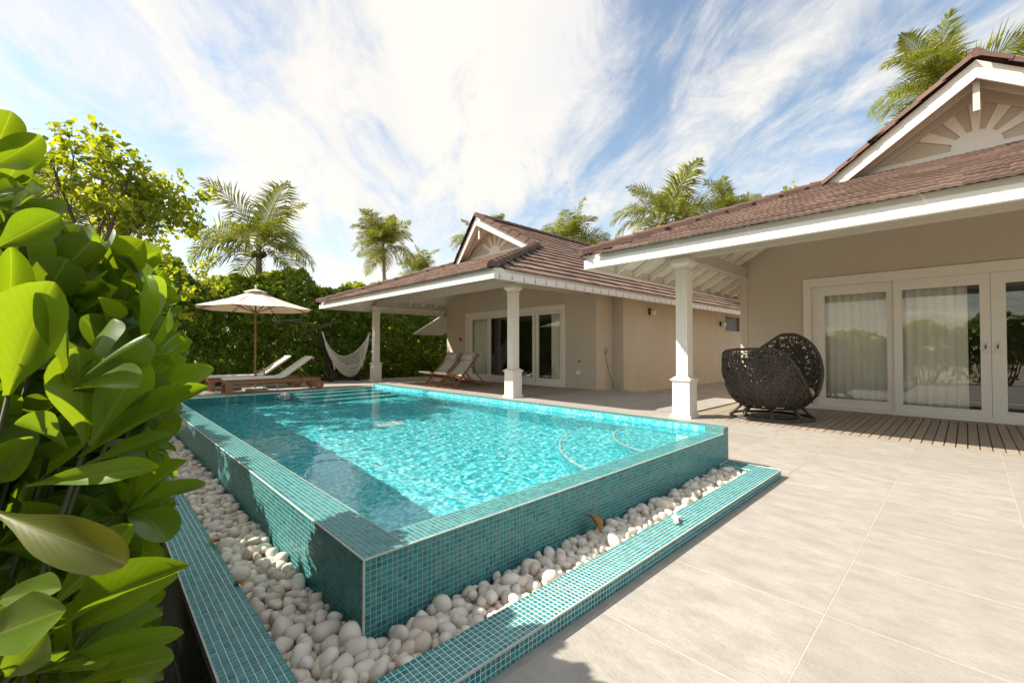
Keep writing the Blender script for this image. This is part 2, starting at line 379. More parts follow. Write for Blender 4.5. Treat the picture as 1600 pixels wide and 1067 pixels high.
PIT = .742
def cells(x0, x1, y0, y1, ox=2.498, oy=.480, pit=PIT):
    i0 = math.floor((x0-ox)/pit); i1 = math.ceil((x1-ox)/pit); j0 = math.floor((y0-oy)/pit); j1 = math.ceil((y1-oy)/pit)
    for i in range(i0, i1):
        for j in range(j0, j1):
            a, b = max(x0, ox+i*pit), min(x1, ox+(i+1)*pit); c, d = max(y0, oy+j*pit), min(y1, oy+(j+1)*pit)
            if b-a > .03 and d-c > .03: yield a, b, c, d
TERR = [(-.6, 7.93, -4.2, 1.264), (4.895, 7.93, 1.264, 9.725), (7.93, 11.5, 3.78, 7.86), (.2, 7.93, 9.725, 17.3)]
t = T()
for a, b, c, d in TERR: t.box(a, b, c, d, -.5, -.0008)
t.box(7.93, 11.0, -4.2, 3.78, -.5, -.09); t.box(7.93, 11.0, 7.86, 17.3, -.5, -.09)
terr = obj('terrace', t, m_grout, kind='structure')
cache = {}; items = []; sizes = []
for reg in TERR:
    for a, b, c, d in cells(*reg):
        k = (round(b-a, 2), round(d-c, 2))
        if k not in cache:
            q = T(); g = .0017; q.box(-(b-a)/2+g, (b-a)/2-g, -(d-c)/2+g, (d-c)/2-g, -.02, 0, .0012); cache[k] = q
        items.append((cache[k], Matrix.Translation(((a+b)/2, (c+d)/2, R.uniform(0, .0006))))); sizes.append((b-a)*(d-c))
pieces('paver', 'paver_field', items, m_stone, terr, 300, size=np.sqrt(sizes))
t = T(); t.box(11.52, 30, 3.9, 7.38, -.5, -.16); obj('side_path', t, m_sand, kind='structure')

# timber porch decks
def boards(y0, y1, name):
    t = T(); t.box(7.98, 10.96, y0+.02, y1-.02, -.088, -.04)
    root = obj(name, t, m_under, kind='structure'); its = []
    q = T(); q.box(-1.53, 1.53, -.0485, .0485, -.03, 0, .002)
    y = y0+.054
    while y < y1-.04:
        its.append((q, Matrix.Translation((9.462, y, R.uniform(.001, .004))))); y += .108
    pieces('deck_board', 'board_field', its, m_deck, root, 300)
boards(-4.1, 3.72, 'porch_deck'); boards(7.93, 17.2, 'porch_deck')

# ------------------------------------------------------------------ mosaic tiles
PT = .0256
tt = T(); e = .0109; tt.box(-e, e, -e, e, -.001, .0016, .0011)
def patch(o, u, v, nu, nv, nrm):
    """tiles on a plane from corner o along u, v"""
    u, v, nrm = Vector(u), Vector(v), Vector(nrm); its, ns = [], []
    for i in range(nu):
        for j in range(nv):
            p = Vector(o)+u*((i+.5)*PT)+v*((j+.5)*PT)
            its.append((tt, frame(p+nrm*R.uniform(-.0003, .0003), u, v, nrm))); ns.append(nrm)
    return its, ns
X, Y, Z = (1, 0, 0), (0, 1, 0), (0, 0, 1)
pool = thing('swimming_pool', 'raised turquoise mosaic swimming pool with a spill-over rim', 'pool', (2.86, 5.7, 0))
IX0, IX1, IY0, IY1, FZ = 1.044, 4.75, 1.957, 9.60, -.78
t = T()
t.box(PX0, IX0, PY0, PY1, -.5, RIM); t.box(IX0, IX1, PY0, IY0, -.5, RIM); t.box(IX0, IX1, IY1, PY1, -.5, RIM)
t.box(IX1, PX1, PY0, PY1, -.5, .425)
obj('pool_wall', t, m_tgrout, pool)
t = T(); a = .002                                  # inner lining, a sheet just inside the walls
x0, x1, y0, y1, z1 = IX0+a, IX1-a, IY0+a, IY1-a, RIM-.003
t.quad((x0, y0, FZ), (x1, y0, FZ), (x1, y1, FZ), (x0, y1, FZ))
t.quad((x0, y0, FZ), (x0, y1, FZ), (x0, y1, z1), (x0, y0, z1)); t.quad((x1, y0, FZ), (x1, y0, z1+.06), (x1, y1, z1+.06), (x1, y1, FZ))
t.quad((x0, y0, FZ), (x0, y0, z1), (x1, y0, z1), (x1, y0, FZ)); t.quad((x0, y1, FZ), (x1, y1, FZ), (x1, y1, z1), (x0, y1, z1))
lining = obj('pool_lining', t, m_pooli, pool)
its, ns = [], []
def add(*a):
    i, n = patch(*a); its.extend(i); ns.extend(n)
W_ = PX1-PX0; L_ = PY1-PY0
add((PX0+.006, PY0, RIM-.004-15*PT), X, Z, int((W_-.012)/PT), 15, (0, -1, 0))
add((PX1-.133, PY0, RIM+.004), X, Z, 5, 2, (0, -1, 0))
add((PX0, PY0+.006, RIM-.004-15*PT), Y, Z, int((L_-.012)/PT), 15, (-1, 0, 0))
add((PX0+.004, PY0+.004, RIM), X, Y, 8, int((L_-.02)/PT), Z)
add((PX0+.008+8*PT, PY0+.004, RIM), X, Y, int((IX1-PX0-.215)/PT), 7, Z)
add((IX1+.004, PY0+.006, .425), X, Y, 5, int((L_-.012)/PT), Z)
add((IX1, PY0+.006, .425-3*PT), Y, Z, int((L_-.02)/PT), 3, (-1, 0, 0))
add((PX1, PY0+.006, .0), Y, Z, int((L_-.012)/PT), 16, (1, 0, 0))
add((IX0, IY1+.004, RIM), X, Y, int((IX1-IX0)/PT), 4, Z)
pieces('tile', 'mosaic', its, m_tile, pool, 300, normals=ns)
# white corner trims
t = T()
t.bar((PX0-.001, PY0-.001, -.05), (PX0-.001, PY0-.001, RIM+.002), .009, .009); t.bar((PX0-.001, PY0, RIM), (PX0-.001, PY1, RIM), .007, .007); t.bar((PX0+.004, PY0-.001, RIM), (IX1, PY0-.001, RIM), .007, .007)
obj('corner_trim', t, m_trim, pool)
# submerged steps along the far end and round ones in the near corner
for k in range(3):
    t = T(); t.box(2.9, 4.745, 9.595-.34*(3-k)+.0, 9.595-.34*(2-k), FZ+.001, -.50+.32*k)
    st = obj('step', t, m_pooli, pool)
    q = T(); yy = 9.595-.34*(3-k); q.box(2.9, 4.745, yy-.004, yy+.035, -.498+.32*k, -.488+.32*k); obj('step_edge', q, m_kgrout, st)
for k, (r0, zt_) in enumerate(((1.55, -.38), (.95, -.02))):
    t = T(); c0 = Vector((IX1-.005, IY0+.005, 0)); n_ = 20
    arc = [c0+Vector((-math.cos(q*math.pi/2/n_)*r0, math.sin(q*math.pi/2/n_)*r0, 0)) for q in range(n_+1)]
    bt = [(c0.x, c0.y, FZ+.001)]+[(p.x, p.y, FZ+.001) for p in reversed(arc)]
    t.hexa(bt, [(p[0], p[1], zt_) for p in bt]); st = obj('round_step', t, m_pooli, pool)
    q = T(); q.tube([(p.x, p.y, zt_) for p in arc], .014, 6); obj('step_edge', q, m_kgrout, st)
for yy in (8.6, 8.0, 4.36, 3.75, 2.9):
    t = T(); t.lathe((0, 0, 0), [(.001, .012), (.045, .012), (.055, .006), (.055, 0)], 20)
    o = obj('pool_inlet', t, m_white, pool, local=True); o.rotation_euler = (0, -math.pi/2, 0); o.location = Vector((IX1-.004, yy, .12))-Vector(pool.location)
t = T(); t.box(2.95, 3.35, 5.75, 5.95, FZ+.002, FZ+.02, .01); obj('floor_drain', t, m_white, pool)

# water
nx_, ny_ = 300, 620
xs = np.linspace(IX0-.001, IX1+.001, nx_); ys = np.linspace(IY0-.001, IY1+.001, ny_); gx, gy = np.meshgrid(xs, ys)
hgt = np.zeros_like(gx); wr = np.random.default_rng(2)
for k in range(60):
    lam = .055*(.36/.055)**wr.random(); th = wr.random()*2*math.pi; amp = lam*.00055*wr.uniform(.5, 1.0)
    hgt += amp*np.sin(2*math.pi/lam*(gx*math.cos(th)+gy*math.sin(th))+wr.random()*6.3)
ed = np.minimum(np.minimum(gx-IX0, gy-IY0), np.minimum(10, IY1-gy)); att = np.clip((ed+.06)/.5, 0.13, 1)
hz = RIM-.0022+hgt*att
t = T(); t.grid([[(gx[a, b], gy[a, b], hz[a, b]) for b in range(nx_)] for a in range(ny_)]); t.sm()
water = obj('water', t, m_water, kind='structure')
try:
    water.cycles.is_caustics_caster = True
    for o in COL.objects:
        if o.parent and (o.parent is pool or (o.parent.parent and o.parent.parent is pool)): o.cycles.is_caustics_receiver = True
except Exception as ex: print('caustics', ex)

# low kerb round the pebble trough
KZ = .07
kerb = thing('trough_kerb', 'low turquoise mosaic kerb enclosing the white pebble trough', 'kerb', (.43, 1.37, 0))
t = T()
t.box(.33, 4.85, 1.266, 1.47, -.5, KZ); t.box(.33, .53, 1.47, 9.7, -.5, KZ-.0004); t.box(4.645, 4.85, 1.47, 1.768, -.5, KZ-.0004)
obj('kerb_core', t, m_kgrout, kerb)
its, ns = [], []
add((.334, 1.268, KZ), X, Y, int(4.51/PT), 8, Z); add((.332, 1.474, KZ), X, Y, 8, int(8.2/PT), Z); add((4.647, 1.474, KZ), X, Y, 8, 11, Z)
add((.334, 1.266, KZ-.003-3*PT), X, Z, int(4.51/PT), 3, (0, -1, 0)); add((4.85, 1.268, KZ-.003-3*PT), Y, Z, 19, 3, (1, 0, 0)); add((4.645, 1.472, KZ-.003-3*PT), Y, Z, 11, 3, (-1, 0, 0))
pieces('tile', 'mosaic', its, m_tile, kerb, 300, normals=ns)
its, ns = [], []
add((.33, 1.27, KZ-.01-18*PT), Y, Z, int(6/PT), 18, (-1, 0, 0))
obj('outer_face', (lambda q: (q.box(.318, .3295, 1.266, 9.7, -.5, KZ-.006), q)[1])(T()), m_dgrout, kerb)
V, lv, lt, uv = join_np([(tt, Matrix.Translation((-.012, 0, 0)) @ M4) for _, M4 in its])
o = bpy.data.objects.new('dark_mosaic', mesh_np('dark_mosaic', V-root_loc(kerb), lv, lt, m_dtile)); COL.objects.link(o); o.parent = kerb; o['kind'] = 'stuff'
t = T(); t.bar((.33, 1.2655, KZ), (4.851, 1.2655, KZ), .008, .008); t.bar((.3295, 1.27, KZ), (.3295, 9.7, KZ), .008, .008); t.bar((4.851, 1.27, KZ), (4.851, 1.765, KZ), .008, .008)
obj('kerb_trim', t, m_trim, kerb)

# pebbles
def pebble_T(seed):
    r = np.random.default_rng(seed); import bmesh
    bm = bmesh.new(); bmesh.ops.create_icosphere(bm, subdivisions=2, radius=1)
    ax = np.array([1, r.uniform(.68, .95), r.uniform(.5, .78)]); ks = r.normal(size=(4, 3)); ph = r.random(4)*6
    t = T()
    for v in bm.verts:
        c = np.array(v.co); d = 1+.13*sum(math.sin(1.6*(k@c)+p) for k, p in zip(ks, ph))/1.3
        c = np.sign(c)*np.abs(c)**.86; t.V.append(tuple(c*d*ax))
    t.F = [tuple(v.index for v in f.verts) for f in bm.faces]; bm.free(); t.smooth = True; return t
PEB = [pebble_T(s) for s in range(9)]
def in_tr(x, y, m): return (.53+m < x < PX0-m and 1.47+m < y < 9.6) or (.53+m < x < 4.645-m and 1.47+m < y < PY0-m)
placed = []; gridc = {}; items = []; sizes = []
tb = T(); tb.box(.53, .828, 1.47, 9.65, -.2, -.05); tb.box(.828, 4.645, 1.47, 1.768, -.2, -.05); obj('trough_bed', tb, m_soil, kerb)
for k in range(3400):
    near = 1 if k < 2600 else 0
    r = float(np.clip(rng.normal(.0245, .008), .011, .044)); best = None
    for q in range(9):
        if rng.random() < .55: x, y = .53+rng.random()*.30, 1.47+rng.random()**1.25*7.6
        else: x, y = .53+rng.random()*4.1, 1.47+rng.random()*.30
        if not in_tr(x, y, r*.85): continue
        z = -.05+r*.7; cx, cy = int(x/.09), int(y/.09)
        for i in (-1, 0, 1):
            for j in (-1, 0, 1):
                for (X2, Y2, Z2, R2) in gridc.get((cx+i, cy+j), ()):
                    d2 = (x-X2)**2+(y-Y2)**2; s = (r+R2)*.82
                    if d2 < s*s: z = max(z, Z2+math.sqrt(s*s-d2)*.72)
        if best is None or z < best[2]: best = (x, y, z)
    if best is None or best[2]+r*.6 > .085: continue
    x, y, z = best; gridc.setdefault((int(x/.09), int(y/.09)), []).append((x, y, z, r))
    eu = Quaternion((rng.normal(), rng.normal(), rng.normal(), rng.normal())).normalized() if rng.random() < .45 else Quaternion((0, 0, 1), rng.random()*6.3) @ Quaternion((1, 0, 0), rng.normal()*.35)
    items.append((PEB[int(rng.integers(9))], Matrix.Translation((x, y, z)) @ eu.to_matrix().to_4x4() @ Matrix.Scale(r*1.22, 4))); sizes.append(r)
pieces('pebble', 'pebble_bed', items, m_peb, None, 300, smooth=True, size=np.array(sizes), thingtag=('smooth white pebble lying among others in the mosaic trough', 'pebble', 'white pebbles in the trough'))
bpy.data.objects['pebble_bed']['label'] = 'bed of smooth white pebbles filling the trough behind the kerb'
print('pebbles', len(items))
# coral and dry leaves
t = T()
for a, b, r1, r2 in (((-.055, .0, .015), (-.01, .006, .02), .012, .016), ((-.01, .006, .02), (.04, .0, .018), .016, .015), ((.0, .0, .02), (.022, .03, .026), .014, .011), ((.02, 0, .02), (.035, -.03, .024), .013, .011), ((-.04, 0, .015), (-.05, .022, .014), .01, .008), ((.03, .005, .025), (.032, .012, .045), .013, .009)):
    t.tube([a, (np.array(a)+np.array(b))/2+np.array((0, 0, .003)), b], [r1, (r1+r2)/2*1.05, r2], 8)
o = obj('coral_piece', t.sm(), m_coral, label='bleached branching coral piece lying on the mosaic kerb', cat='coral'); o.location = (2.88, 1.38, KZ); o.rotation_euler = (0, 0, .5)
def dry(loc, L, rot, label):
    t = T(); n = 7; rows = []
    for i in range(n):
        a = i/(n-1); wd = math.sin(math.pi*min(1, a*.95+.03))**.8*.42+.01
        rows.append([(L*wd*s, L*a, L*(.28*s*s*wd*4*.5+.16*math.sin(a*3.2)*(1 if s < 0 else .6)+.05)) for s in (-1, -.5, 0, .5, 1)])
    t.grid(rows); t.UV = []
    o = obj('dry_leaf', t.sm(), m_dry, label=label, cat='dry leaf', group='fallen dry leaves'); o.location = loc; o.rotation_euler = rot
    md = o.modifiers.new('thick', 'SOLIDIFY'); md.thickness = .0012
dry((2.33, 1.63, .075), .14, (.75, .25, .2), 'large curled brown leaf lying on pebbles against the pool wall')
dry((.575, 3.18, .065), .075, (.2, .1, 2.0), 'small brown leaf on the pebbles nearest the shrub, shaded')
dry((.55, 2.53, .06), .05, (.3, .2, .8), 'tiny brown leaf on pebbles close beside the kerb')

# ------------------------------------------------------------------ villas
def roof_tile_T():
    t = T(); n = 9; wd, ln = .332, .415; rows = []
    prof = [.0, .012, .004, .013, .003, .014, .005, .011, .0]
    for yv, zv in ((0, .036), (.12, .030), (ln, .0)):
        rows.append([(-wd/2+wd*i/(n-1), yv, zv+prof[i]*(1 if yv < ln else .3)+.004) for i in range(n)])
    t.grid(rows)
    i = t.v(*[(x, y+.002, z-.034) for x, y, z in rows[0]])
    for k in range(n-1): t.F.append((i+k, i+k+1, k+1, k))
    return t
RT_ = [roof_tile_T()]
def cap_T(ln=.40, r=.10, drop=.055):
    t = T(); ps = [(-r, -drop), (-r*.62, .02), (0, r*.52), (r*.62, .02), (r, -drop)]
    A = [(x, 0, z+.022) for x, z in ps]; B = [(x*.96, ln, z) for x, z in ps]
    t.grid([A, B]); i = t.v(*[(x, y, z-.03) for x, y, z in A])
    for k in range(4): t.F.append((i+k, i+k+1, k+1, k))
    t.poly([(x, 0.001, z) for x, y, z in reversed(A)]); return t
CAPT = cap_T(.40, .125, .075)
def inside(p, poly):
    s = False; j = len(poly)-1
    for i in range(len(poly)):
        a, b = poly[i], poly[j]
        if (a[1] > p[1]) != (b[1] > p[1]) and p[0] < (b[0]-a[0])*(p[1]-a[1])/(b[1]-a[1])+a[0]: s = not s
        j = i
    return s
def slope_tiles(o, du, dv, poly2, nrm):
    """o origin on the eave, du along the eave, dv up the slope (unit), poly2 in (u,v)"""
    its = []; us = [p[0] for p in poly2]; vs = [p[1] for p in poly2]; r = 0; vv = 0.0
    while vv < max(vs):
        uu = min(us)-.4+(r % 2)*.166+R.uniform(-.02, .02)
        while uu < max(us)+.2:
            cx, cy = uu+.166, vv+.18
            if inside((cx, cy), poly2):
                its.append((RT_[0], frame(Vector(o)+Vector(du)*cx+Vector(dv)*vv+Vector(nrm)*(.008+R.uniform(0, .005)), Vector(du), (Vector(dv)+Vector(nrm)*R.uniform(-.012, .012)).normalized(), nrm)))
            uu += .332
        vv += .365; r += 1
    return its, [nrm]*len(its)
def caps(p, q, name, parent, up=(0, 0, 1)):
    p, q = Vector(p), Vector(q); d = (q-p); n = max(1, round(d.length/.36)); d.normalize()
    x = d.cross(Vector(up)).normalized(); z = x.cross(d); s = (q-p).length/n; off = root_loc(parent)
    if name not in MC: MC[name] = mesh_of(name, CAPT, m_cap)
    for k in range(n): mobj(name, MC[name], parent, Matrix.Translation(Vector(-off)) @ frame(p+d*(s*k)-d*.02, x, d, z, (1, s*1.1/.40, 1)))
MC = {}

def column(root, x, y, zt):
    def sq(t, h, z0, z1, h2=None):
        h2 = h if h2 is None else h2
        t.hexa([(x-h, y-h, z0), (x+h, y-h, z0), (x+h, y+h, z0), (x-h, y+h, z0)], [(x-h2, y-h2, z1), (x+h2, y-h2, z1), (x+h2, y+h2, z1), (x-h2, y+h2, z1)])
    t = T(); h = .108                              # shaft with three flutes on each face
    pr = [-h, -.078, -.070, -.050, -.042, -.014, -.008, .008, .014, .042, .050, .070, .078, h]
    dp = [0, 0, .009, .009, 0, 0, .009, .009, 0, 0, .009, .009, 0, 0]
    ringp = []
    for k in range(4):
        ca, sa = [(1, 0), (0, 1), (-1, 0), (0, -1)][k]
        for a, d in list(zip(pr, dp))[:-1]:
            lx, ly = a, -(h-d); ringp.append((x+lx*ca-ly*sa, y+lx*sa+ly*ca))
    t.hexa([(a, b, .74) for a, b in ringp], [(a, b, zt-.22) for a, b in ringp])
    c = obj('column', t, m_white, root)
    t = T(); sq(t, .195, 0, .035); sq(t, .19, .036, .075, .163); sq(t, .16, .076, .655); obj('plinth', t, m_white, c)
    t = T(); sq(t, .165, .656, .672, .19); sq(t, .19, .673, .700); sq(t, .175, .701, .745, .125); obj('plinth_cap', t, m_white, c)
    t = T(); sq(t, .125, zt-.24, zt-.215); sq(t, .112, zt-.214, zt-.15); sq(t, .118, zt-.149, zt-.09, .175); sq(t, .18, zt-.089, zt-.055); sq(t, .15, zt-.054, zt-.002); obj('capital', t, m_white, c)

def villa(label, Yc, Xe, zb, hw, cols, yR, yL, door, rightside):
    zt = zb+.20; ss, sf = .59, .378; a = 4.1; zf = zt+sf*a; bb = hw-(zf-zt)/ss; zr = zt+ss*hw; xa = Xe+a-.68; Xf = Xe+a; Xb = Xe+17
    root = thing('villa', label, 'house', (11, Yc, 0))
    P = lambda x, dy, z: (x, Yc+dy, z)
    # roof skin: slabs
    t = T(); th = .07; Xg = Xf+.16; zg = zt+sf*(Xg-Xe); bg_ = bb-(zg-zf)/ss-.02
    def slab(ps): t.hexa([(x, y, z-th) for x, y, z in ps], ps)
    slab([P(Xe, -hw, zt), P(Xg, -bg_, zg), P(Xg, bg_, zg), P(Xe, hw, zt)][::-1])
    for s in (-1, 1):
        ps = [P(Xe, s*hw, zt), P(Xf, s*bb, zf), P(xa, 0, zr), P(Xb, 0, zr), P(Xb, s*hw, zt)]
        slab(ps if s > 0 else ps[::-1])
    roof = obj('roof', t, m_soffit, root)
    its, ns = [], []
    n = Vector((-sf, 0, 1)).normalized(); dv = Vector((1, 0, sf)).normalized(); k = math.sqrt(1+sf*sf)
    i, q = slope_tiles((Xe-.115, Yc, zt-.115*sf), (0, -1, 0), dv, [(-hw-.05, -.1), (hw+.05, -.1), (bb, (Xf-Xe+.16)*k), (bb*.97, (Xg-Xe+.1)*k), (-bb*.97, (Xg-Xe+.1)*k), (-bb, (Xf-Xe+.16)*k)], n); its += i; ns += q
    k = math.sqrt(1+ss*ss)
    for s in (-1, 1):
        n = Vector((0, s*ss, 1)).normalized(); dv = Vector((0, -s, ss)).normalized(); o = (0, Yc+s*(hw+.06), zt-.06*ss)
        du = Vector((1, 0, 0)) if s < 0 else Vector((-1, 0, 0))
        f = (lambda x: x) if s < 0 else (lambda x: -x)
        pl = [(f(Xe), -.1), (f(Xb), -.1), (f(Xb), (hw+.06)*k), (f(xa), (hw+.06)*k), (f(Xf), (hw-bb+.06)*k)]
        i, q = slope_tiles(o, du, dv, pl, n); its += i; ns += q
    pieces('roof_tile', 'roof_tile_field', its, m_roof, root, 0 if False else 300, normals=ns)
    for o in list(COL.objects):
        if o.parent is root and o.name.startswith('roof_tile'): o.parent = roof
    for s in (-1, 1):
        caps(P(Xe-.10, s*(hw+.05), zt+.06), P(Xf+.1, s*(bb-.05), zf+.11), 'hip_cap', roof)
        caps(P(Xf-.02, s*bb, zf+.04), P(xa-.02, s*.04, zr+.05), 'rake_cap', roof)
    caps(P(xa-.05, 0, zr+.07), P(Xb, 0, zr+.07), 'ridge_cap', roof)
    # fascias
    t = T(); t.box(Xe-.035, Xe, Yc-hw-.035, Yc+hw+.035, zb, zt-.075); t.box(Xe-.037, Xe+.04, Yc-hw-.037, Yc+hw+.037, zb-.022, zb-.002)
    obj('front_fascia', t, m_white, root)
    for s in (-1, 1):
        t = T(); y = Yc+s*hw; t.box(Xe+.002, Xb, y, y+s*.035, zb, zt-.075); t.box(Xe+.045, Xb, y-s*.04, y+s*.037, zb-.022, zb-.002)
        g = obj('side_fascia', t, m_white, root)
        t = T(); x = Xe+.12
        while x < Xb-.1: t.box(x-.006, x+.006, y+s*.036, y+s*.040, zb+.015, zt-.08); t.box(x-.012, x+.012, y+s*.036, y+s*.048, zb-.01, zb+.045); x += .36
        o = obj('gutter_clip', t, m_metal, g); o['kind'] = 'stuff'
    # rake boards of the prow gable
    for s in (-1, 1):
        pf, pa = Vector(P(Xf-.03, s*(bb+.02), zf+.0)), Vector(P(xa-.05, 0, zr-.02)); d = Vector((0, 0, -.27)); n = Vector((.04, s*.0, 0))
        if s > 0: n = Vector((.04, 0, 0))
        t = T(); A = [pf, pa, pa+d, pf+d*1.0]; 
        if s > 0: A = A[::-1]
        t.hexa([p+n for p in A][::1], [p for p in A]); obj('rake_board', t, m_white, root)
        t = T(); o2 = Vector((.30, 0, -.05)); A = [pf+o2, pa+o2, pa+o2+Vector((0, 0, -.22)), pf+o2+Vector((0, 0, -.22))]
        if s > 0: A = A[::-1]
        t.hexa([p+n for p in A], A); obj('inner_rake_board', t, m_beam, root)
    t = T(); t.bar(P(xa+.12, 0, zr-.14), P(xa+.12, 0, zr-.74), .075, .075); obj('king_post', t, m_beam, root)
    # gable wall with its sunburst
    zl = zg-.02; hb = bg_-.14
    t = T(); t.hexa([P(Xg+.1, -hb, zl), P(Xg+.1, hb, zl), P(Xg+.1, 0, zr-.03)], [P(Xg, -hb, zl), P(Xg, hb, zl), P(Xg, 0, zr-.03)]); obj('gable_wall', t, m_wall, root)
    gx_ = Xg-.035
    def flat(ps): q = T(); q.hexa([(Xg-.002, y, z) for _, y, z in ps], ps); return q
    t = T(); t.box(gx_, Xg-.002, Yc-hb*.93, Yc+hb*.93, zl, zl+.13)
    arc = [P(gx_, -.30*math.cos(k*math.pi/14), zl+.131+.26*math.sin(k*math.pi/14)) for k in range(15)]
    t2 = flat(arc); obj('sunburst_hub', t2, m_white, root); obj('sunburst_base', t, m_white, root)
    for k in range(1, 6):
        an = math.pi*k/6; dx, dz = -math.cos(an), math.sin(an); L_r = 2.4
        # length to the rake line  z = zr - ss*|y|
        L_r = (zr-.30-zl-.13)/(dz+ss*abs(dx)); w0, w1 = .035, .085
        nxv, nzv = -dz, dx
        c0 = (dx*.24, zl+.131+dz*.22); c1 = (dx*L_r, zl+.13+dz*L_r)
        ps = [P(gx_+.004, c0[0]+nxv*w0, c0[1]+nzv*w0), P(gx_+.004, c0[0]-nxv*w0, c0[1]-nzv*w0), P(gx_+.004, c1[0]-nxv*w1, c1[1]-nzv*w1), P(gx_+.004, c1[0]+nxv*w1, c1[1]+nzv*w1)]
        obj('sunburst_ray', flat(ps), m_white, root)
    for s in (-1, 1):
        ps = [P(gx_-.003, s*hb, zl), P(gx_-.003, 0, zr-.06), P(gx_-.003, 0, zr-.30), P(gx_-.003, s*(hb-.40), zl)]
        obj('gable_trim', flat(ps if s < 0 else ps[::-1]), m_beam, root)
    # beams and rafters
    t = T(); t.box(7.76, 7.94, Yc-hw+.62, Yc+hw-.62, 2.905, 3.12); obj('porch_beam', t, m_beam, root)
    for y in (cols[0], cols[-1]):
        t = T(); t.box(7.942, 10.998, y-.08, y+.08, 2.90, 3.12); obj('cross_beam', t, m_beam, root)
    mr = None
    for s in (-1, 1):
        x = Xe+.9
        while x < Xb-.5:
            yo = hw-.02; ln = min(1.6, (x-Xe)*(hw-bb)/a*1.0+.02)
            if ln > .3:
                t = T(); z0 = zt-.085; q0 = Vector(P(x, s*yo, z0-.06)); q1 = Vector(P(x, s*(yo-ln), z0-.06+ss*ln)); t.bar(q0, q1, .05, .11); obj('rafter', t, m_white, root)
            x += .62
    y = Yc-hw+.6
    while y < Yc+hw-.5:
        if abs(y-Yc) < hw-.5:
            t = T(); z0 = zt-.145; x1 = min(10.95, Xe+ss/sf*(hw-abs(y-Yc))-.1); t.bar((Xe+.05, y, z0), (x1, y, z0+sf*(x1-Xe-.05)), .05, .11); obj('rafter', t, m_white, root)
        y += .62
    for y in cols: column(root, 7.85, y, 2.905)
    # walls
    d0, d1, zd = door
    def wall(name, x0, x1, y0, y1, z0, z1, m): 
        t = T(); t.box(x0, x1, y0, y1, z0, z1); return obj(name, t, m, root)
    htop = lambda y: 3.12+max(0, (hw-abs(y-Yc))*0)
    def front(y0, y1, z0):
        t = T(); ztf = lambda y: min(zt-.09+sf*(11-Xe), zt-.1+ss*(hw-abs(y-Yc)))
        yk = sorted({y0, y1, *[y for y in (Yc-bb-.4, Yc+bb+.4, Yc) if y0 < y < y1]})
        for ya, yb in zip(yk, yk[1:]): t.hexa([(11, ya, z0), (11.2, ya, z0), (11.2, yb, z0), (11, yb, z0)], [(11, ya, ztf(ya)), (11.2, ya, ztf(ya)), (11.2, yb, ztf(yb)), (11, yb, ztf(yb))])
        obj('front_wall', t, m_wall, root)
    front(yR, d0, -.1); front(d1, yL, -.1); front(d0+.001, d1-.001, zd)
    wall('corner_pilaster', 10.985, 10.999, yL-.16, yL, -.1, 3.0, m_wall) if not rightside else None
    wall('side_wall', 11.201, 22, yL-.2, yL, -.3, 3.1, m_court)
    if rightside:
        wall('side_wall', 10.998, 11.899, yR-.022, yR-.002, -.3, 3.1, m_court); wall('side_wall', 11.9, 11.98, 7.4, yR-.001, -.3, 3.2, m_wall)  # short return wall's shade put into its colour, the darker facade render
        wall('side_wall', 11.981, 20.2, 7.4, 7.5, -.3, 3.2, m_court); wall('side_wall', 20.201, 22, 7.4, 7.5, -.3, 2.06, m_court); wall('dark_opening_fill', 20.202, 22, 7.47, 7.49, 2.061, 2.7, m_blk); wall('side_wall', 20.201, 22, 7.4, 7.5, 2.701, 3.2, m_court); wall('side_wall', 22.001, 25, 7.4, 7.5, -.3, 3.2, m_court)  # black sheet added for the shade inside the high window opening
        wall('plinth_band', 12.0, 24, 7.375, 7.398, -.3, .03, m_court)
    else: wall('side_wall', 11.201, 22, yR, yR+.2, -.3, 3.1, m_court)
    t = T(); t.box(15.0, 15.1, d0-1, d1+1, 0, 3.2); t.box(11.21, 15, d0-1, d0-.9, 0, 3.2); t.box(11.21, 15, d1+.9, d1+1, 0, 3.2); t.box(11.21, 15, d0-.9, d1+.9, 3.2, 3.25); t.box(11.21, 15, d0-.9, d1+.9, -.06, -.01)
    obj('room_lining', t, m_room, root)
    return root
def sliding(root, d0, d1, zd, panels, handles=None):
    """white framed glazed doors; panels: (y0, y1, pane y0, pane y1, z0, z1, depth)"""
    t = T(); x0 = 10.955
    t.box(x0, 11.08, d0, d0+.13, 0, zd); t.box(x0, 11.08, d1-.13, d1, 0, zd); t.box(x0, 11.08, d0+.131, d1-.131, zd-.18, zd); t.box(x0+.01, 11.12, d0+.131, d1-.131, -.02, .07)
    fr = obj('door_frame', t, m_white, root)
    for (a, b, pa, pb, z0, z1, dx) in panels:
        x = 10.99+dx; t = T(); t.box(x, x+.045, a, pa, .072, zd-.182); t.box(x, x+.045, pb, b, .072, zd-.182); t.box(x, x+.045, pa, pb, .072, z0); t.box(x, x+.045, pa, pb, z1, zd-.182)
        p = obj('sliding_door', t, m_white, root)
        g = T(); g.box(x+.02, x+.026, pa-.004, pb+.004, z0-.004, z1+.004); obj('glass_pane', g, m_glass, p)
        if handles and (a, b) in handles:
            yh = handles[(a, b)]; g = T(); g.box(x-.012, x-.001, yh-.022, yh+.022, 1.19, 1.36, .006); dh = obj('door_handle', g, m_metal, p); g = T(); g.box(x-.015, x-.0125, yh-.010, yh+.010, 1.25, 1.325); obj('finger_pull', g, m_blk, dh) if False else obj('finger_pull', g, m_blk, p)
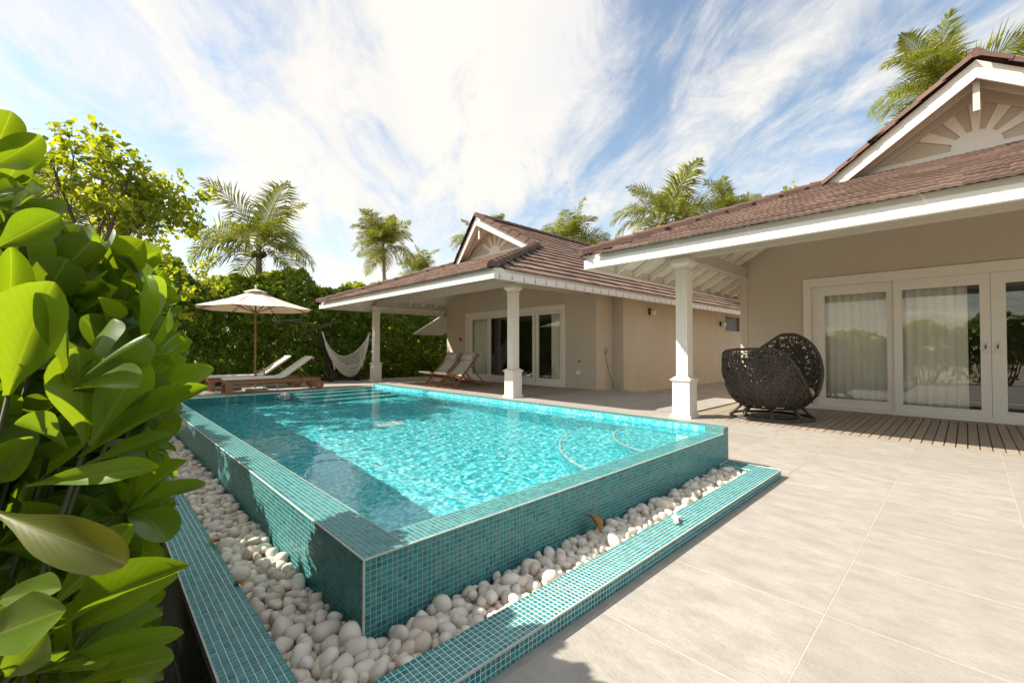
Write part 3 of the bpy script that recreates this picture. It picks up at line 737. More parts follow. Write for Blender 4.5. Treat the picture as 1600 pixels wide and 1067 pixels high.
def curtain(y0, y1, label, n=None):
    t = T(); n = int((y1-y0)/.02); rows = []
    for z in (.03, .9, 1.8, 2.55): rows.append([(11.165+.018*math.sin((y0+i*.02)*2*math.pi/.135+.8*math.sin(i*.09))+.006*math.sin(i*1.7), y0+i*.02, z) for i in range(n+1)])
    t.grid(rows); o = obj('curtain', t.sm(), m_curt, label=label, cat='curtain', group='curtains behind the glass doors'); md = o.modifiers.new('thick', 'SOLIDIFY'); md.thickness = .002
near = villa('near beige villa with white porch fascia behind the woven pod seat', -.15, 6.15, 2.65, 4.69, [-3.9, 3.6], -3.95, 3.68, (-2.95, 2.41, 2.73), False)
sliding(near, -2.95, 2.41, 2.73, [(.96, 2.278, 1.06, 2.05, .23, 2.36, .05), (-.29, .955, -.165, .835, .2, 2.36, 0), (-1.55, -.295, -1.42, -.465, .2, 2.36, 0), (-2.8, -1.555, -2.6, -1.7, .2, 2.36, .05)], {(-.29, .955): -.225, (-1.55, -.295): -.365})
curtain(-.02, 2.25, 'pale curtain drawn behind the doors next to the woven pod seat')
far = villa('far beige villa with brown hipped roof behind the two deck chairs', 11.45, 5.9, 2.72, 4.76, [8.15, 15.8], 7.8, 15.55, (8.97, 14.2, 2.70), True)
sliding(far, 8.97, 14.2, 2.70, [(12.78, 14.07, 12.92, 13.85, .26, 2.42, .05), (11.6, 12.775, 11.72, 12.66, .26, 2.42, 0), (10.35, 11.595, 10.45, 11.45, .26, 2.42, 0), (9.1, 10.345, 9.25, 10.2, .26, 2.42, .05)])
curtain(12.95, 13.95, 'pale curtain bunched behind the glass beside the red call point'); curtain(9.2, 9.75, 'narrow pale curtain bunched at the glass edge near the shower')
# lean-to roof panel at the far villa's end
t = T(); A = [(10.5, 17.5, 1.95), (12.1, 17.5, 1.95), (12.6, 16.1, 2.75), (11.1, 16.1, 2.75)]; t.hexa([(x, y, z-.05) for x, y, z in A], A); obj('lean_to_roof', t, m_white, far)
# small fittings
t = T(); t.box(10.955, 10.998, 14.5, 14.62, 1.59, 1.71, .008); b_ = obj('call_point', t, m_red, label='red fire call point on the far villa wall beside the door frame', cat='call point')
t = T(); t.lathe((0, 0, 0), [(.03, 0), (.03, .02), (.012, .03)], 12); o = obj('wall_hook', t, m_blk, label='small black wall fitting above the round white outlet', cat='fitting'); o.rotation_euler = (0, -math.pi/2, 0); o.location = (10.998, 8.43, .86)
t = T(); t.lathe((0, 0, 0), [(.085, 0), (.085, .03), (.055, .06), (.001, .065)], 20); o = obj('wall_outlet', t, m_white, label='round white outlet cover low on the far villa wall', cat='outlet'); o.rotation_euler = (0, -math.pi/2, 0); o.location = (10.998, 8.46, .49)
sh = thing('hand_shower', 'chrome hand shower with a hanging hose on the side wall', 'shower', (11.46, 7.79, .9))
t = T(); t.box(11.43, 11.49, 7.77, 7.793, 1.12, 1.30, .006); obj('bracket', t, m_metal, sh); t = T(); t.tube([(11.46, 7.74, 1.10), (11.47, 7.71, 1.24), (11.46, 7.66, 1.28)], .016, 8); obj('shower_head', t.sm(), m_metal, sh)
t = T(); t.tube([(11.46, 7.75, 1.1), (11.50, 7.74, .8), (11.62, 7.72, .45), (11.74, 7.70, .2), (11.78, 7.68, .04)], .007, 6); obj('hose', t.sm(), m_blk, sh)
for xx, zz_, lb in ((13.49, 2.5, 'round wall lamp on the courtyard wall nearer the facade'), (19.6, 2.33, 'round wall lamp beside the high window opening')):
    lm = thing('wall_lamp', lb, 'wall lamp', (xx, 7.39, zz_-.1), 'lamps on the courtyard wall')
    t = T(); t.box(xx-.04, xx+.04, 7.36, 7.399, zz_-.10, zz_+.12, .0); obj('back_plate', t, m_blk, lm); t = T(); t.lathe((xx+.03, 7.26, zz_-.14), [(.05, 0), (.095, .06), (.10, .18), (.04, .26)], 16); obj('lamp_globe', t.sm(), m_lamp, lm)
# ------------------------------------------------------------------ furniture
def lounger(loc, label, arm):
    r = thing('sun_lounger', label, 'sun lounger', loc, 'sun loungers beside the parasol')
    L_, W_ = 2.52, .68
    t = T()
    for y in (0, W_-.05): t.box(.02, L_, y, y+.05, .26, .36)
    for k in range(9): t.box(.10+k*.16, .19+k*.16, .051, W_-.051, .30, .335)
    t.box(.02, .07, .051, W_-.051, .26, .36); t.box(L_-.05, L_, .051, W_-.051, .26, .36)
    obj('frame', t, m_teak, r, local=True)
    for y in (-.002, W_-.055):
        for x in (.0, ): t = T(); t.box(x, x+.16, y, y+.057, 0, .259); obj('leg', t, m_teak, r, local=True)
        t = T(); t.box(2.28, 2.36, y, y+.057, .10, .259); obj('leg', t, m_teak, r, local=True)
    for y in (-.055, W_+.005):
        q = T(); q.lathe((0, 0, 0), [(.03, 0), (.125, .002), (.135, .01), (.135, .035), (.125, .043), (.03, .045)], 24); w = obj('wheel', q, m_teak, r, local=True); w.rotation_euler = (-math.pi/2, 0, 0); w.location = (2.46, y, .136)
        w2 = T(); w2.lathe((0, 0, 0), [(.022, -.004), (.022, .05)], 12); h = obj('wheel_hub', w2, m_metal, w, local=True)
    # cushion: flat seat and raised back, one soft slab
    hx, hz, tx, tz = 1.44, .44, 2.28, 1.03
    pts = [(.0, .425), (.02, .425), (.7, .425), (hx-.06, .425), (hx+.06, .46)] + [(hx+.06+(tx-hx-.06)*k/3, .46+(tz-.46)*k/3) for k in (1, 2, 3)]
    t = T(); th = .085; rows = []
    for i, (x, z) in enumerate(pts):
        a = pts[max(0, i-1)]; b = pts[min(len(pts)-1, i+1)]; dx, dz = b[0]-a[0], b[1]-a[1]; q = math.hypot(dx, dz); nx, nz = -dz/q, dx/q
        hh = th/2*(.55 if i in (0, len(pts)-1) else 1)
        sec = []
        for (yy, k) in ((.02, -.6), (.0, 0), (.02, .7), (.06, 1), (W_/2, 1.12), (W_-.06, 1), (W_-.02, .7), (W_, 0), (W_-.02, -.6), (W_/2, -1)): sec.append((x+nx*hh*k, yy, z+nz*hh*k-.02))
        rows.append(sec+[sec[0]])
    t.grid(rows); t.poly([p for p in rows[0][:-1]]); t.poly([p for p in reversed(rows[-1][:-1])]); t.sm()
    obj('cushion', t, m_fab, r, local=True)
    t = T()
    for y in (.08, W_-.13): t.bar((hx, y+.025, .37), (tx, y+.025, tz-.075), .05, .035)
    for k in range(7): f = k/6; t.bar((hx+.05+(tx-hx-.06)*f, .131, .385+(tz-.47)*f), (hx+.05+(tx-hx-.06)*f, W_-.131, .385+(tz-.47)*f), .07, .018)
    obj('backrest_frame', t, m_teak, r, local=True)
    for y in (.06, W_-.06): t = T(); t.tube([(tx-.35, y, tz-.36), (tx-.02, y, .34)], .012, 6); obj('back_strut', t, m_metal, r, local=True)
    t = T()
    for x in (.95, 1.3): t = T(); t.tube([(x, .07, .27), (x+.03, .07, .02), (x+.03, .20, .012), (x, .2, .27)], .010, 6); obj('steel_stay', t, m_metal, r, local=True)
    pass
    if arm: t = T(); t.box(1.18, 1.55, -.03, .03, .545, .57, .005); t.box(1.25, 1.28, -.015, .015, .36, .545); t.box(1.46, 1.49, -.015, .015, .36, .545); obj('armrest', t, m_teak, r, local=True)
lounger((2.60, 14.0, .001), 'white cushioned teak lounger nearest the pool, front of the parasol pole', False)
lounger((2.42, 15.45, .001), 'white cushioned teak lounger with armrest, behind the parasol pole', True)

ps = thing('parasol', 'cream square-panelled parasol on a wooden pole by the loungers', 'parasol', (3.52, 14.95, 0))
t = T(); t.tube([(3.52, 14.95, .0), (3.52, 14.95, 3.02)], .027, 12); obj('pole', t.sm(), m_teak, ps)
t = T(); t.box(3.22, 3.82, 14.72, 15.22, .002, .07, .01); obj('base_slab', t, m_beam, ps)
c = np.array((3.52, 14.95, 0)); Rr, zt_, ze = 1.60, 3.02, 2.46; nseg = 8
t = T(); rows = []; M_ = 48
for q in range(9):
    f = q/8; row = []
    for k in range(M_+1):
        a = 2*math.pi*k/M_+.2; seg = (a-.2) % (2*math.pi/nseg); mid = abs(seg/(2*math.pi/nseg)-.5)*2
        poly = math.cos(math.pi/nseg)/math.cos(seg-math.pi/nseg)
        rr = Rr*f*poly; sag = -.035*math.sin(math.pi*f)*1-.02*(1-mid)*f
        row.append((c[0]+rr*math.cos(a), c[1]+rr*math.sin(a), zt_+(ze-zt_)*f**1.06+sag+(.02 if f == 0 else 0)))
    rows.append(row)
t.grid([r_[::-1] for r_ in rows]); cn = obj('canopy', t, m_parasol, ps); md = cn.modifiers.new('thick', 'SOLIDIFY'); md.thickness = .003
t = T(); rows = []
for q in range(4):
    f = q/3; rows.append([(c[0]+.33*f*math.cos(2*math.pi*k/32), c[1]+.33*f*math.sin(2*math.pi*k/32), 3.075-.115*f**1.15+.012*abs(math.sin(4*2*math.pi*k/32+.8))*f) for k in range(33)])
t.grid([r_[::-1] for r_ in rows]); vt = obj('vent_cap', t.sm(), m_parasol, ps); md = vt.modifiers.new('thick', 'SOLIDIFY'); md.thickness = .003
t = T(); t.lathe((3.52, 14.95, 3.09), [(.03, 0), (.035, .03), (.018, .05), (.028, .08), (.004, .11)], 12); obj('finial', t.sm(), m_white, ps)
for k in range(nseg):
    a = 2*math.pi*k/nseg+.2; e = (c[0]+Rr*.99*math.cos(a), c[1]+Rr*.99*math.sin(a), ze-.02); t = T(); t.bar((c[0]+.04*math.cos(a), c[1]+.04*math.sin(a), zt_-.05), e, .018, .026)
    md_ = (c[0]+Rr*.5*math.cos(a), c[1]+Rr*.5*math.sin(a), zt_-.34); t.bar((c[0]+.04*math.cos(a), c[1]+.04*math.sin(a), 2.35), md_, .016, .022); obj('rib', t, m_teak, ps)
t = T(); t.lathe((3.52, 14.95, 2.28), [(.05, 0), (.055, .02), (.055, .10), (.05, .12)], 12); obj('hub', t, m_teak, ps)

def deckchair(y0, label):
    W_ = .80; r = thing('deck_chair', label, 'deck chair', (8.55, y0+W_/2, 0), 'folding deck chairs on the far porch')
    for y in (y0+.02, y0+W_-.02):
        t = T(); t.bar((8.10, y, .004), (9.12, y, 1.08), .035, .055); obj('back_rail', t, m_teak, r)
        yy = y+(.04 if y < y0+.4 else -.04); t = T(); t.bar((7.86, yy, .49), (9.72, yy, .03), .035, .055); obj('seat_rail', t, m_teak, r)
        t = T(); t.bar((9.45, yy+(.04 if y < y0+.4 else -.04), .09), (8.80, yy+(.04 if y < y0+.4 else -.04), .74), .025, .035); obj('prop_rail', t, m_teak, r)
    t = T(); t.bar((8.12, y0+.03, .03), (8.12, y0+W_-.03, .03), .05, .05); obj('front_crossbar', t, m_teak, r)
    t = T(); t.tube([(9.66, y0+.06, .05), (9.66, y0+W_-.06, .05)], .018, 8); obj('rear_crossbar', t, m_teak, r)
    t = T(); n = 18; rows = []
    p0, p1 = np.array((7.88, .505)), np.array((9.10, 1.085))
    for i in range(n+1):
        f = i/n; p = p0+(p1-p0)*f; s = math.sin(math.pi*min(1, f*1.02)**.8); p = p+np.array((.10, -.27))*s
        rows.append([(p[0], y, p[1]+.008*math.cos(6*(y-y0))) for y in np.linspace(y0+.075, y0+W_-.075, 6)])
    t.grid(rows); o = obj('canvas_sling', t.sm(), m_canvas, r); md = o.modifiers.new('thick', 'SOLIDIFY'); md.thickness = .004
    t = T(); t.tube([(7.88, y0+.05, .49), (7.88, y0+W_-.05, .49)], .028, 8); obj('front_bar', t.sm(), m_fab, r)
    t = T(); rows = []
    for k in range(7):
        a = math.pi*k/6; rows.append([(9.02-.05*math.sin(a)-.10*math.cos(a), y, 1.00+.035*math.sin(a)-.11*math.cos(a)) for y in (y0+.10, y0+W_/2, y0+W_-.10)])
    t.grid(rows); o = obj('head_pillow', t.sm(), m_canvas, r); md = o.modifiers.new('thick', 'SOLIDIFY'); md.thickness = .02
deckchair(11.98, 'folding teak deck chair with grey canvas, the one nearer the hedge')
deckchair(11.08, 'folding teak deck chair with grey canvas, the one nearer the shower')
t = T()
for k in range(7):
    a = k*.9; d = Vector((math.cos(a), math.sin(a), .7)).normalized(); p = Vector((9.12, 12.86, 1.10)); x = d.cross(Vector((0, 0, 1))).normalized(); t.poly([p, p+d*.06+x*.04, p+d*.13, p+d*.06-x*.04])
o = obj('bougainvillea_sprig', t, m_fab, label='small white flower sprig at the top of the deck chair by the hedge', cat='flower')

hs = thing('hammock_stand', 'dark wooden hammock stand with two leaning posts', 'hammock stand', (7.15, 17.2, 0))
for (a, b) in (((6.62, 17.1, .02), (6.14, 16.9, 2.0)), ((7.66, 17.0, .02), (8.14, 16.8, 2.02))):
    t = T(); t.bar(a, b, .085, .085); obj('post', t, m_dark, hs)
    t = T(); x = a[0]; t.bar((x-.10, 16.6, .035), (x-.10, 17.6, .035), .08, .07); obj('foot_beam', t, m_dark, hs)
    t = T(); t.bar((x+(.02 if x < 7 else -.02), 16.72, .07), (x-(.18 if x < 7 else -.18), 17.03, .8), .05, .05); obj('brace', t, m_dark, hs)
t = T(); t.bar((6.56, 17.12, .05), (7.52, 17.12, .05), .07, .06); obj('cross_rail', t, m_dark, hs)
hm = thing('hammock_chair', 'off white net hammock chair slung between the dark posts', 'hammock', (7.15, 16.9, .35))
A_, B_ = np.array((6.23, 16.86, 1.86)), np.array((8.05, 16.78, 1.88))
def hpt(s, tt_):                                  # s along the sling, tt_ from back edge (0) to front edge (1)
    base = A_*(1-s)+B_*s; w_ = math.sin(math.pi*s)
    top = .92*w_**.75; low = 1.52*w_**.62
    return base+np.array((0, (.25-.75*tt_)*w_, -(top*(1-tt_)+low*min(1, tt_*1.25)-(0.22*max(0, tt_-.8)/.2)*w_)))
t = T()
for k in range(15): t.tube([hpt(s, k/14) for s in np.linspace(.0, 1, 20)], .010 if k not in (0, 14) else .018, 4, cap=False)
for q in range(3, 26):
    t.tube([hpt(q/28+.012*(1 if j % 2 else -1), j/14) for j in range(15)], .009, 4, cap=False)
for (q, z0) in ((.2, 0), (.8, 0)):
    for j in range(14): p = hpt(q, .3+.05*j); t.tube([p, p+np.array((0, 0, -.22))], .006, 3, cap=False)
obj('net', t, m_rope, hm)
for e_, s in ((A_, .10), (B_, .90)):
    t = T(); t.tube([e_+np.array((-.03 if s < .5 else .03, 0, .04)), hpt(s, .5)], .022, 6); obj('rope', t, m_rope, hm)

# woven pod seat
E0 = np.array((8.98, 2.50, 0)); va = math.atan2(-2.50, -8.98)     # azimuth towards the viewpoint side
pod = thing('pod_seat', 'dark woven wicker pod seat on a round swivel base', 'pod seat', tuple(E0))
zp = [.19, .26, .40, .60, .85, 1.1, 1.3, 1.5, 1.6]; rp = [.42, .56, .68, .76, .80, .79, .745, .66, .60]
def rr_(z): return float(np.interp(z, zp, rp))
def spt(ph, z, off=0):                            # ph in degrees from the viewer side, + is image right
    a = va+math.radians(ph); r = rr_(z)+off; return (E0[0]+r*math.cos(a), E0[1]+r*math.sin(a), z)
fph = [-150, -120, -100, -75, -45, 0, 10, 20, 28, 36, 45, 60, 75]; fz = [.35, .8, 1.08, 1.2, 1.24, 1.25, 1.23, 1.12, .93, .74, .56, .42, .32]
bph = [82, 92, 104, 118, 140, 165, 195, 215, 232, 246, 256]; bz = [.36, .72, 1.12, 1.38, 1.53, 1.53, 1.25, .95, .7, .5, .35]
def shell(name, phs, zs, n, seed):
    r = np.random.default_rng(seed); t = T(); a0, a1 = phs[0], phs[-1]; rim = lambda p: float(np.mean(np.interp(np.clip(np.linspace(p-7, p+7, 9), a0, a1), phs, zs))); cnt = 0
    while cnt < n:
        p = r.uniform(a0, a1); z = r.uniform(.2, 1.55)
        if z > rim(p): continue
        d = r.uniform(0, 2*math.pi); ln = r.uniform(.45, .95); pts = []
        cv = r.normal()*.7
        for k in range(8):
            pts.append((p, z)); d += cv/8; st = ln/7; p += math.degrees(st*math.cos(d)/rr_(z)); z += st*math.sin(d)
            if p < a0 or p > a1 or z > rim(p)-.0 or z < .19: break
        if len(pts) < 3: continue
        cnt += 1; o = r.uniform(-.012, .012); t.tube([spt(a, b, o) for a, b in pts], r.uniform(.0065, .0095), 4, cap=False)
    s = obj(name, t, m_wick, pod)
    q = T(); ps = np.linspace(a0, a1, 60); q.tube([spt(p, rim(p)) for p in ps], .026, 8); q.tube([spt(p, .2) for p in ps], .02, 6); obj('rim', q.sm(), m_wick, s)
    q = T()
    for p in np.linspace(a0+8, a1-8, 11): q.tube([spt(p, .19+(rim(p)-.19)*k/10, .012 if name == 'front_shell' else -.015) for k in range(11)], .008, 5, cap=False)
    obj('rib', q, m_wick, s)
shell('front_shell', fph, fz, 520, 1); shell('back_shell', bph, bz, 400, 2)
t = T(); t.lathe((E0[0], E0[1], .40), [(.60, 0), (.66, .03), (.67, .10), (.63, .16), (.40, .185), (.001, .19)], 40); obj('seat_cushion', t.sm(), m_cush, pod)
t = T(); t.lathe((E0[0], E0[1], .24), [(.30, -.03), (.52, 0), (.60, .12), (.55, .15), (.001, .15)], 32); obj('seat_pan', t.sm(), m_wick, pod)
t = T()
for r_, z_ in ((.67, .022), (.44, .05)): t.tube([(E0[0]+r_*math.cos(a), E0[1]+r_*math.sin(a), z_) for a in np.linspace(0, 2*math.pi, 49)[:-1]], .022, 8, closed=True)
obj('base_ring', t.sm(), m_wick, pod)
for k in range(8):
    a = k*math.pi/4+.3; t = T(); t.tube([(E0[0]+.64*math.cos(a), E0[1]+.64*math.sin(a), .03), (E0[0]+.47*math.cos(a), E0[1]+.47*math.sin(a), .21)], .024, 8); obj('strut', t.sm(), m_wick, pod)

# ------------------------------------------------------------------ vegetation
def leaf_T(curl, fold, seed, tip=1.0):
    r = np.random.default_rng(seed); t = T(); ts = [0, .08, .18, .29, .40, .51, .61, .70, .78, .85, .91, .955, .985, 1.0]; ws = [.06, .075, .12, .20, .295, .385, .45, .488, .50, .485, .43, .345, .235, .10]
    rows = []; uv = []
    for a, w_ in zip(ts, ws):
        row = []
        for s in (-1, -.66, -.33, 0, .33, .66, 1):
            z = fold*(s*s*.75+abs(s)*.35)*w_ - curl*a*a*a + .025*math.sin(9*a+seed)*s*s*w_*2
            row.append((s*w_, a, z)); uv.append((.5+s*w_, a))
        rows.append(row)
    t.grid(rows); t.UV = uv; t.smooth = True; return t
LT = [leaf_T(.14, .26, 1), leaf_T(.24, .16, 2), leaf_T(-.12, .42, 3), leaf_T(.36, .45, 4), leaf_T(.06, .12, 5)]
HERO = [[-0.115,1.236,1.164,-0.065,1.048,1.341,0.097],[0.018,1.635,1.426,0.075,1.416,1.512,0.085],[-0.049,1.555,1.443,-0.04,1.527,1.558,0.067],[-0.086,1.449,1.352,-0.055,1.355,1.429,0.094],[-0.135,1.424,1.34,-0.112,1.244,1.42,0.05],[0.085,1.786,1.471,0.126,1.618,1.523,0.04],[0.082,1.647,1.379,0.127,1.497,1.454,0.067],[-0.037,1.546,1.339,0.008,1.336,1.383,0.058],[0.034,1.479,1.284,0.059,1.419,1.397,0.052],[0.007,1.433,1.277,0.028,1.243,1.342,0.043],[0.114,1.688,1.363,0.148,1.522,1.383,0.022],[0.062,1.595,1.335,0.107,1.461,1.352,0.035],[0.154,1.724,1.288,0.174,1.576,1.323,0.026],[0.092,1.569,1.228,0.156,1.433,1.274,0.045],[0.178,1.702,1.231,0.206,1.635,1.26,0.029],[-0.028,1.396,1.229,0.019,1.367,1.271,0.065],[-0.012,1.24,1.062,-0.024,1.136,1.239,0.084],[-0.003,1.189,1.06,0.063,1.08,1.23,0.086],[-0.018,1.232,1.032,0.137,1.047,1.177,0.047],[0.072,1.303,1.113,0.138,1.115,1.207,0.053],[-0.035,1.263,1.039,-0.078,1.138,1.127,0.052],[-0.012,1.314,1.002,0.105,1.22,1.063,0.036],[-0.092,1.247,0.988,0.07,0.988,1.047,0.041],[0.059,1.321,0.88,0.115,1.146,1.013,0.041],[0.015,1.363,0.857,0.155,1.231,0.955,0.038],[0.075,1.377,0.891,0.108,1.28,0.96,0.031],[-0.105,1.0,1.009,0.011,0.834,0.965,0.061],[-0.058,1.22,0.75,0.048,1.096,0.913,0.059],[-0.063,1.225,0.699,0.077,0.937,0.892,0.054],[-0.066,1.302,0.644,0.111,1.097,0.8,0.052],[-0.119,1.132,0.828,-0.042,0.98,0.883,0.048],[-0.139,1.095,0.781,-0.039,0.882,0.885,0.073],[-0.071,1.205,0.647,0.082,1.02,0.736,0.039],[-0.021,1.159,0.622,0.093,1.057,0.68,0.053],[0.088,1.369,0.732,0.096,1.211,0.819,0.031],[-0.152,1.361,1.647,-0.125,1.287,1.707,0.055],[-0.167,1.447,1.64,-0.104,1.272,1.64,0.056],[-0.165,1.518,1.606,-0.122,1.447,1.66,0.049],[-0.176,1.457,1.567,-0.123,1.376,1.593,0.04],[-0.145,1.5,1.556,-0.092,1.311,1.579,0.053],[-0.133,1.203,1.428,-0.056,1.121,1.484,0.056],[-0.13,1.699,1.71,-0.111,1.627,1.733,0.03],[-0.041,1.835,1.451,-0.001,1.741,1.529,0.062],[0.001,1.724,1.388,0.053,1.659,1.46,0.059],[-0.107,1.687,1.259,-0.056,1.526,1.352,0.068],[0.004,1.584,1.091,0.063,1.498,1.16,0.061],[-0.14,1.578,1.105,-0.097,1.535,1.228,0.074],[-0.115,1.559,0.922,-0.044,1.317,1.042,0.062],[-0.067,1.441,0.88,0.006,1.365,0.94,0.059],[-0.102,1.405,0.776,-0.031,1.239,0.862,0.056],[-0.035,1.489,0.616,0.039,1.328,0.741,0.056],[-0.1,1.117,0.7,-0.055,0.959,0.818,0.06],[-0.058,1.43,1.026,0.004,1.331,1.116,0.053],[-0.154,1.379,0.971,-0.099,1.213,1.067,0.063]]
def leaf_M(b, tip, wd, nrm):
    b, tip = Vector(b), Vector(tip); y = tip-b; ln = y.length; y.normalize(); x = y.cross(Vector(nrm)).normalized(); z = x.cross(y)
    return frame(b, x, y, z, (wd, ln, ln))
shrub = thing('beach_shrub', 'large glossy paddle leaved shrub close up beside the kerb', 'shrub', (-.35, 1.5, -.43))
items = []; size = []; ylw = []
for k, (bx, by, bz, tx, ty, tz, wd) in enumerate(HERO):
    to = Vector(CAM)-Vector((tx, ty, tz)); n = (to.normalized()+Vector((rng.normal()*.24, rng.normal()*.24, .2+rng.normal()*.2))).normalized()
    it = (LT[(0, 1, 4)[int(rng.integers(3))]], leaf_M((bx, by, bz), (tx, ty, tz), wd*1.04, n))
    if k == 26: ylw.append(it)
    else: items.append(it); size.append(3.0)
bnd_v = [100, 180, 250, 300, 340, 380, 400, 450, 500, 560, 600, 700, 800, 870, 1000, 1067]; bnd_u = [0, 10, 40, 70, 100, 200, 235, 262, 268, 282, 280, 262, 270, 236, 236, 236]
stems = T(); ros = []
tries = 0
while len(ros) < 430 and tries < 30000:
    tries += 1
    p = np.array((rng.uniform(-.75, .22), rng.uniform(.85, 3.0), rng.uniform(-.35, 1.85))); u_, v_, z_ = pix(p)
    if z_ < (.80 if (v_ > 560 and u_ < 120) else .98) or u_ < -260 or u_ > float(np.interp(v_, bnd_v, bnd_u))-25 or v_ < 190 or v_ > 1150: continue
    if p[2] > 1.62-.1*abs(p[1]-1.5): continue
    if any(np.linalg.norm(p-q) < (.105 if z_ < 1.2 else .085) for q in ros): continue
    ros.append(p)
    ax = Vector((rng.normal()*.35+.25, rng.normal()*.35-.2, .8+rng.normal()*.3)).normalized(); n_ = int(rng.integers(9, 14)); x0 = ax.orthogonal().normalized(); y0 = ax.cross(x0)
    for k in range(n_):
        a = k*2.4; el = .25+.75*k/n_; d = (x0*math.cos(a)+y0*math.sin(a))*math.cos(el*1.25)+ax*math.sin(el*1.25); d.normalize(); L_ = rng.uniform(.13, .20)
        b_ = Vector(p)+d*.012; tp = b_+d*L_; uu, vv, zz2 = pix(np.array(tp))
        if uu > float(np.interp(vv, bnd_v, bnd_u))+8 or vv < 175: continue
        nn = (ax*.8+Vector((rng.normal(), rng.normal(), rng.normal()))*.35-d*.3)
        it = (LT[int(rng.integers(5))], leaf_M(b_, tp, L_*rng.uniform(.42, .55), nn))
        (ylw if rng.random() < .03 else items).append(it)
        if it is items[-1]: size.append(L_*7)
    if len(ros) % 3: continue
    g = Vector((rng.uniform(-.45, -.2), rng.uniform(1.3, 1.8), -.45)); m_ = (Vector(p)+g)/2+Vector((rng.normal()*.05-.08, rng.normal()*.05, -.1)); stems.tube([g, m_, Vector(p)], [.010, .007, .004], 5)
for (bx, by, bz, *_r) in HERO[::3]:
    stems.tube([(-.3, 1.5, -.45), ((bx-.3)/2-.05, (by+1.5)/2, bz/2-.3), (bx, by, bz)], [.010, .007, .004], 5)
pieces('leaf', 'leaf_mass', items, m_leaf, shrub, 300, smooth=True, size=np.array(size))
k0 = len(ylw)
V, lv, lt, uv = join_np(ylw); o = bpy.data.objects.new('yellowed_leaf', mesh_np('yellowed_leaf', V-root_loc(shrub), lv, lt, m_leafy, True, uv)); COL.objects.link(o); o.parent = shrub; o['kind'] = 'stuff'
obj('stem', stems.sm(), m_stem, shrub)

def scatter(name, m, P, D, Nn, Lg, Wd, parent=None, kind='stuff', fold=.25):
    """leaves as folded kites: P base points, D axes, Nn normals (arrays)"""
    D = D/np.linalg.norm(D, axis=1)[:, None]; Xv = np.cross(D, Nn); Xv /= np.maximum(np.linalg.norm(Xv, axis=1), 1e-6)[:, None]; Zv = np.cross(Xv, D); n = len(P)
    L1, W1 = Lg[:, None], Wd[:, None]
    tip = P+D*L1-Zv*L1*.12; a = P+D*L1*.55+Xv*W1/2+Zv*W1*fold; b = P+D*L1*.55-Xv*W1/2+Zv*W1*fold; c = P+D*L1*.60
    V = np.stack([P, a, tip, b, c], 1).reshape(-1, 3); idx = np.arange(n)[:, None]*5
    lv = (idx+np.array([0, 1, 4, 1, 2, 4, 2, 3, 4, 3, 0, 4])[None]).ravel(); lt = np.full(n*4, 3)
    if parent is not None: V = V-root_loc(parent)
    o = bpy.data.objects.new(name, mesh_np(name, V, lv, lt, m)); COL.objects.link(o)
    if parent is not None: o.parent = parent
    if kind: o['kind'] = kind
    return o
def rosettes(C, A, k, Lm, spread=1.2, g=rng):
    """k leaves round each centre C with axis A"""
    n = len(C); A = A/np.linalg.norm(A, axis=1)[:, None]; ref = np.where(np.abs(A[:, 2:3]) < .9, [[0, 0, 1.0]], [[1.0, 0, 0]]); X0 = np.cross(A, ref); X0 /= np.linalg.norm(X0, axis=1)[:, None]; Y0 = np.cross(A, X0)
    P, D, Nn = [], [], []
    for j in range(k):
        an = j*2.4+g.random(n)*.6; el = (.15+.85*j/k)*spread+g.normal(size=n)*.12
        d = (X0*np.cos(an)[:, None]+Y0*np.sin(an)[:, None])*np.cos(el)[:, None]+A*np.sin(el)[:, None]
        P.append(C+d*.02); D.append(d); Nn.append(A+g.normal(size=(n, 3))*.35)
    P, D, Nn = map(np.concatenate, (P, D, Nn)); Lg = Lm*g.uniform(.7, 1.2, len(P)); return P, D, Nn, Lg
def bump3(p, s=1.0):
    x, y, z = p[:, 0]*s, p[:, 1]*s, p[:, 2]*s
    return .5*np.sin(1.7*x+.6*z+.4)+.35*np.sin(3.3*x-2.1*z+1.3+1.1*y)+.25*np.sin(5.9*z+2.2*x)+.2*np.sin(7.7*x+4.1*z+2.0)
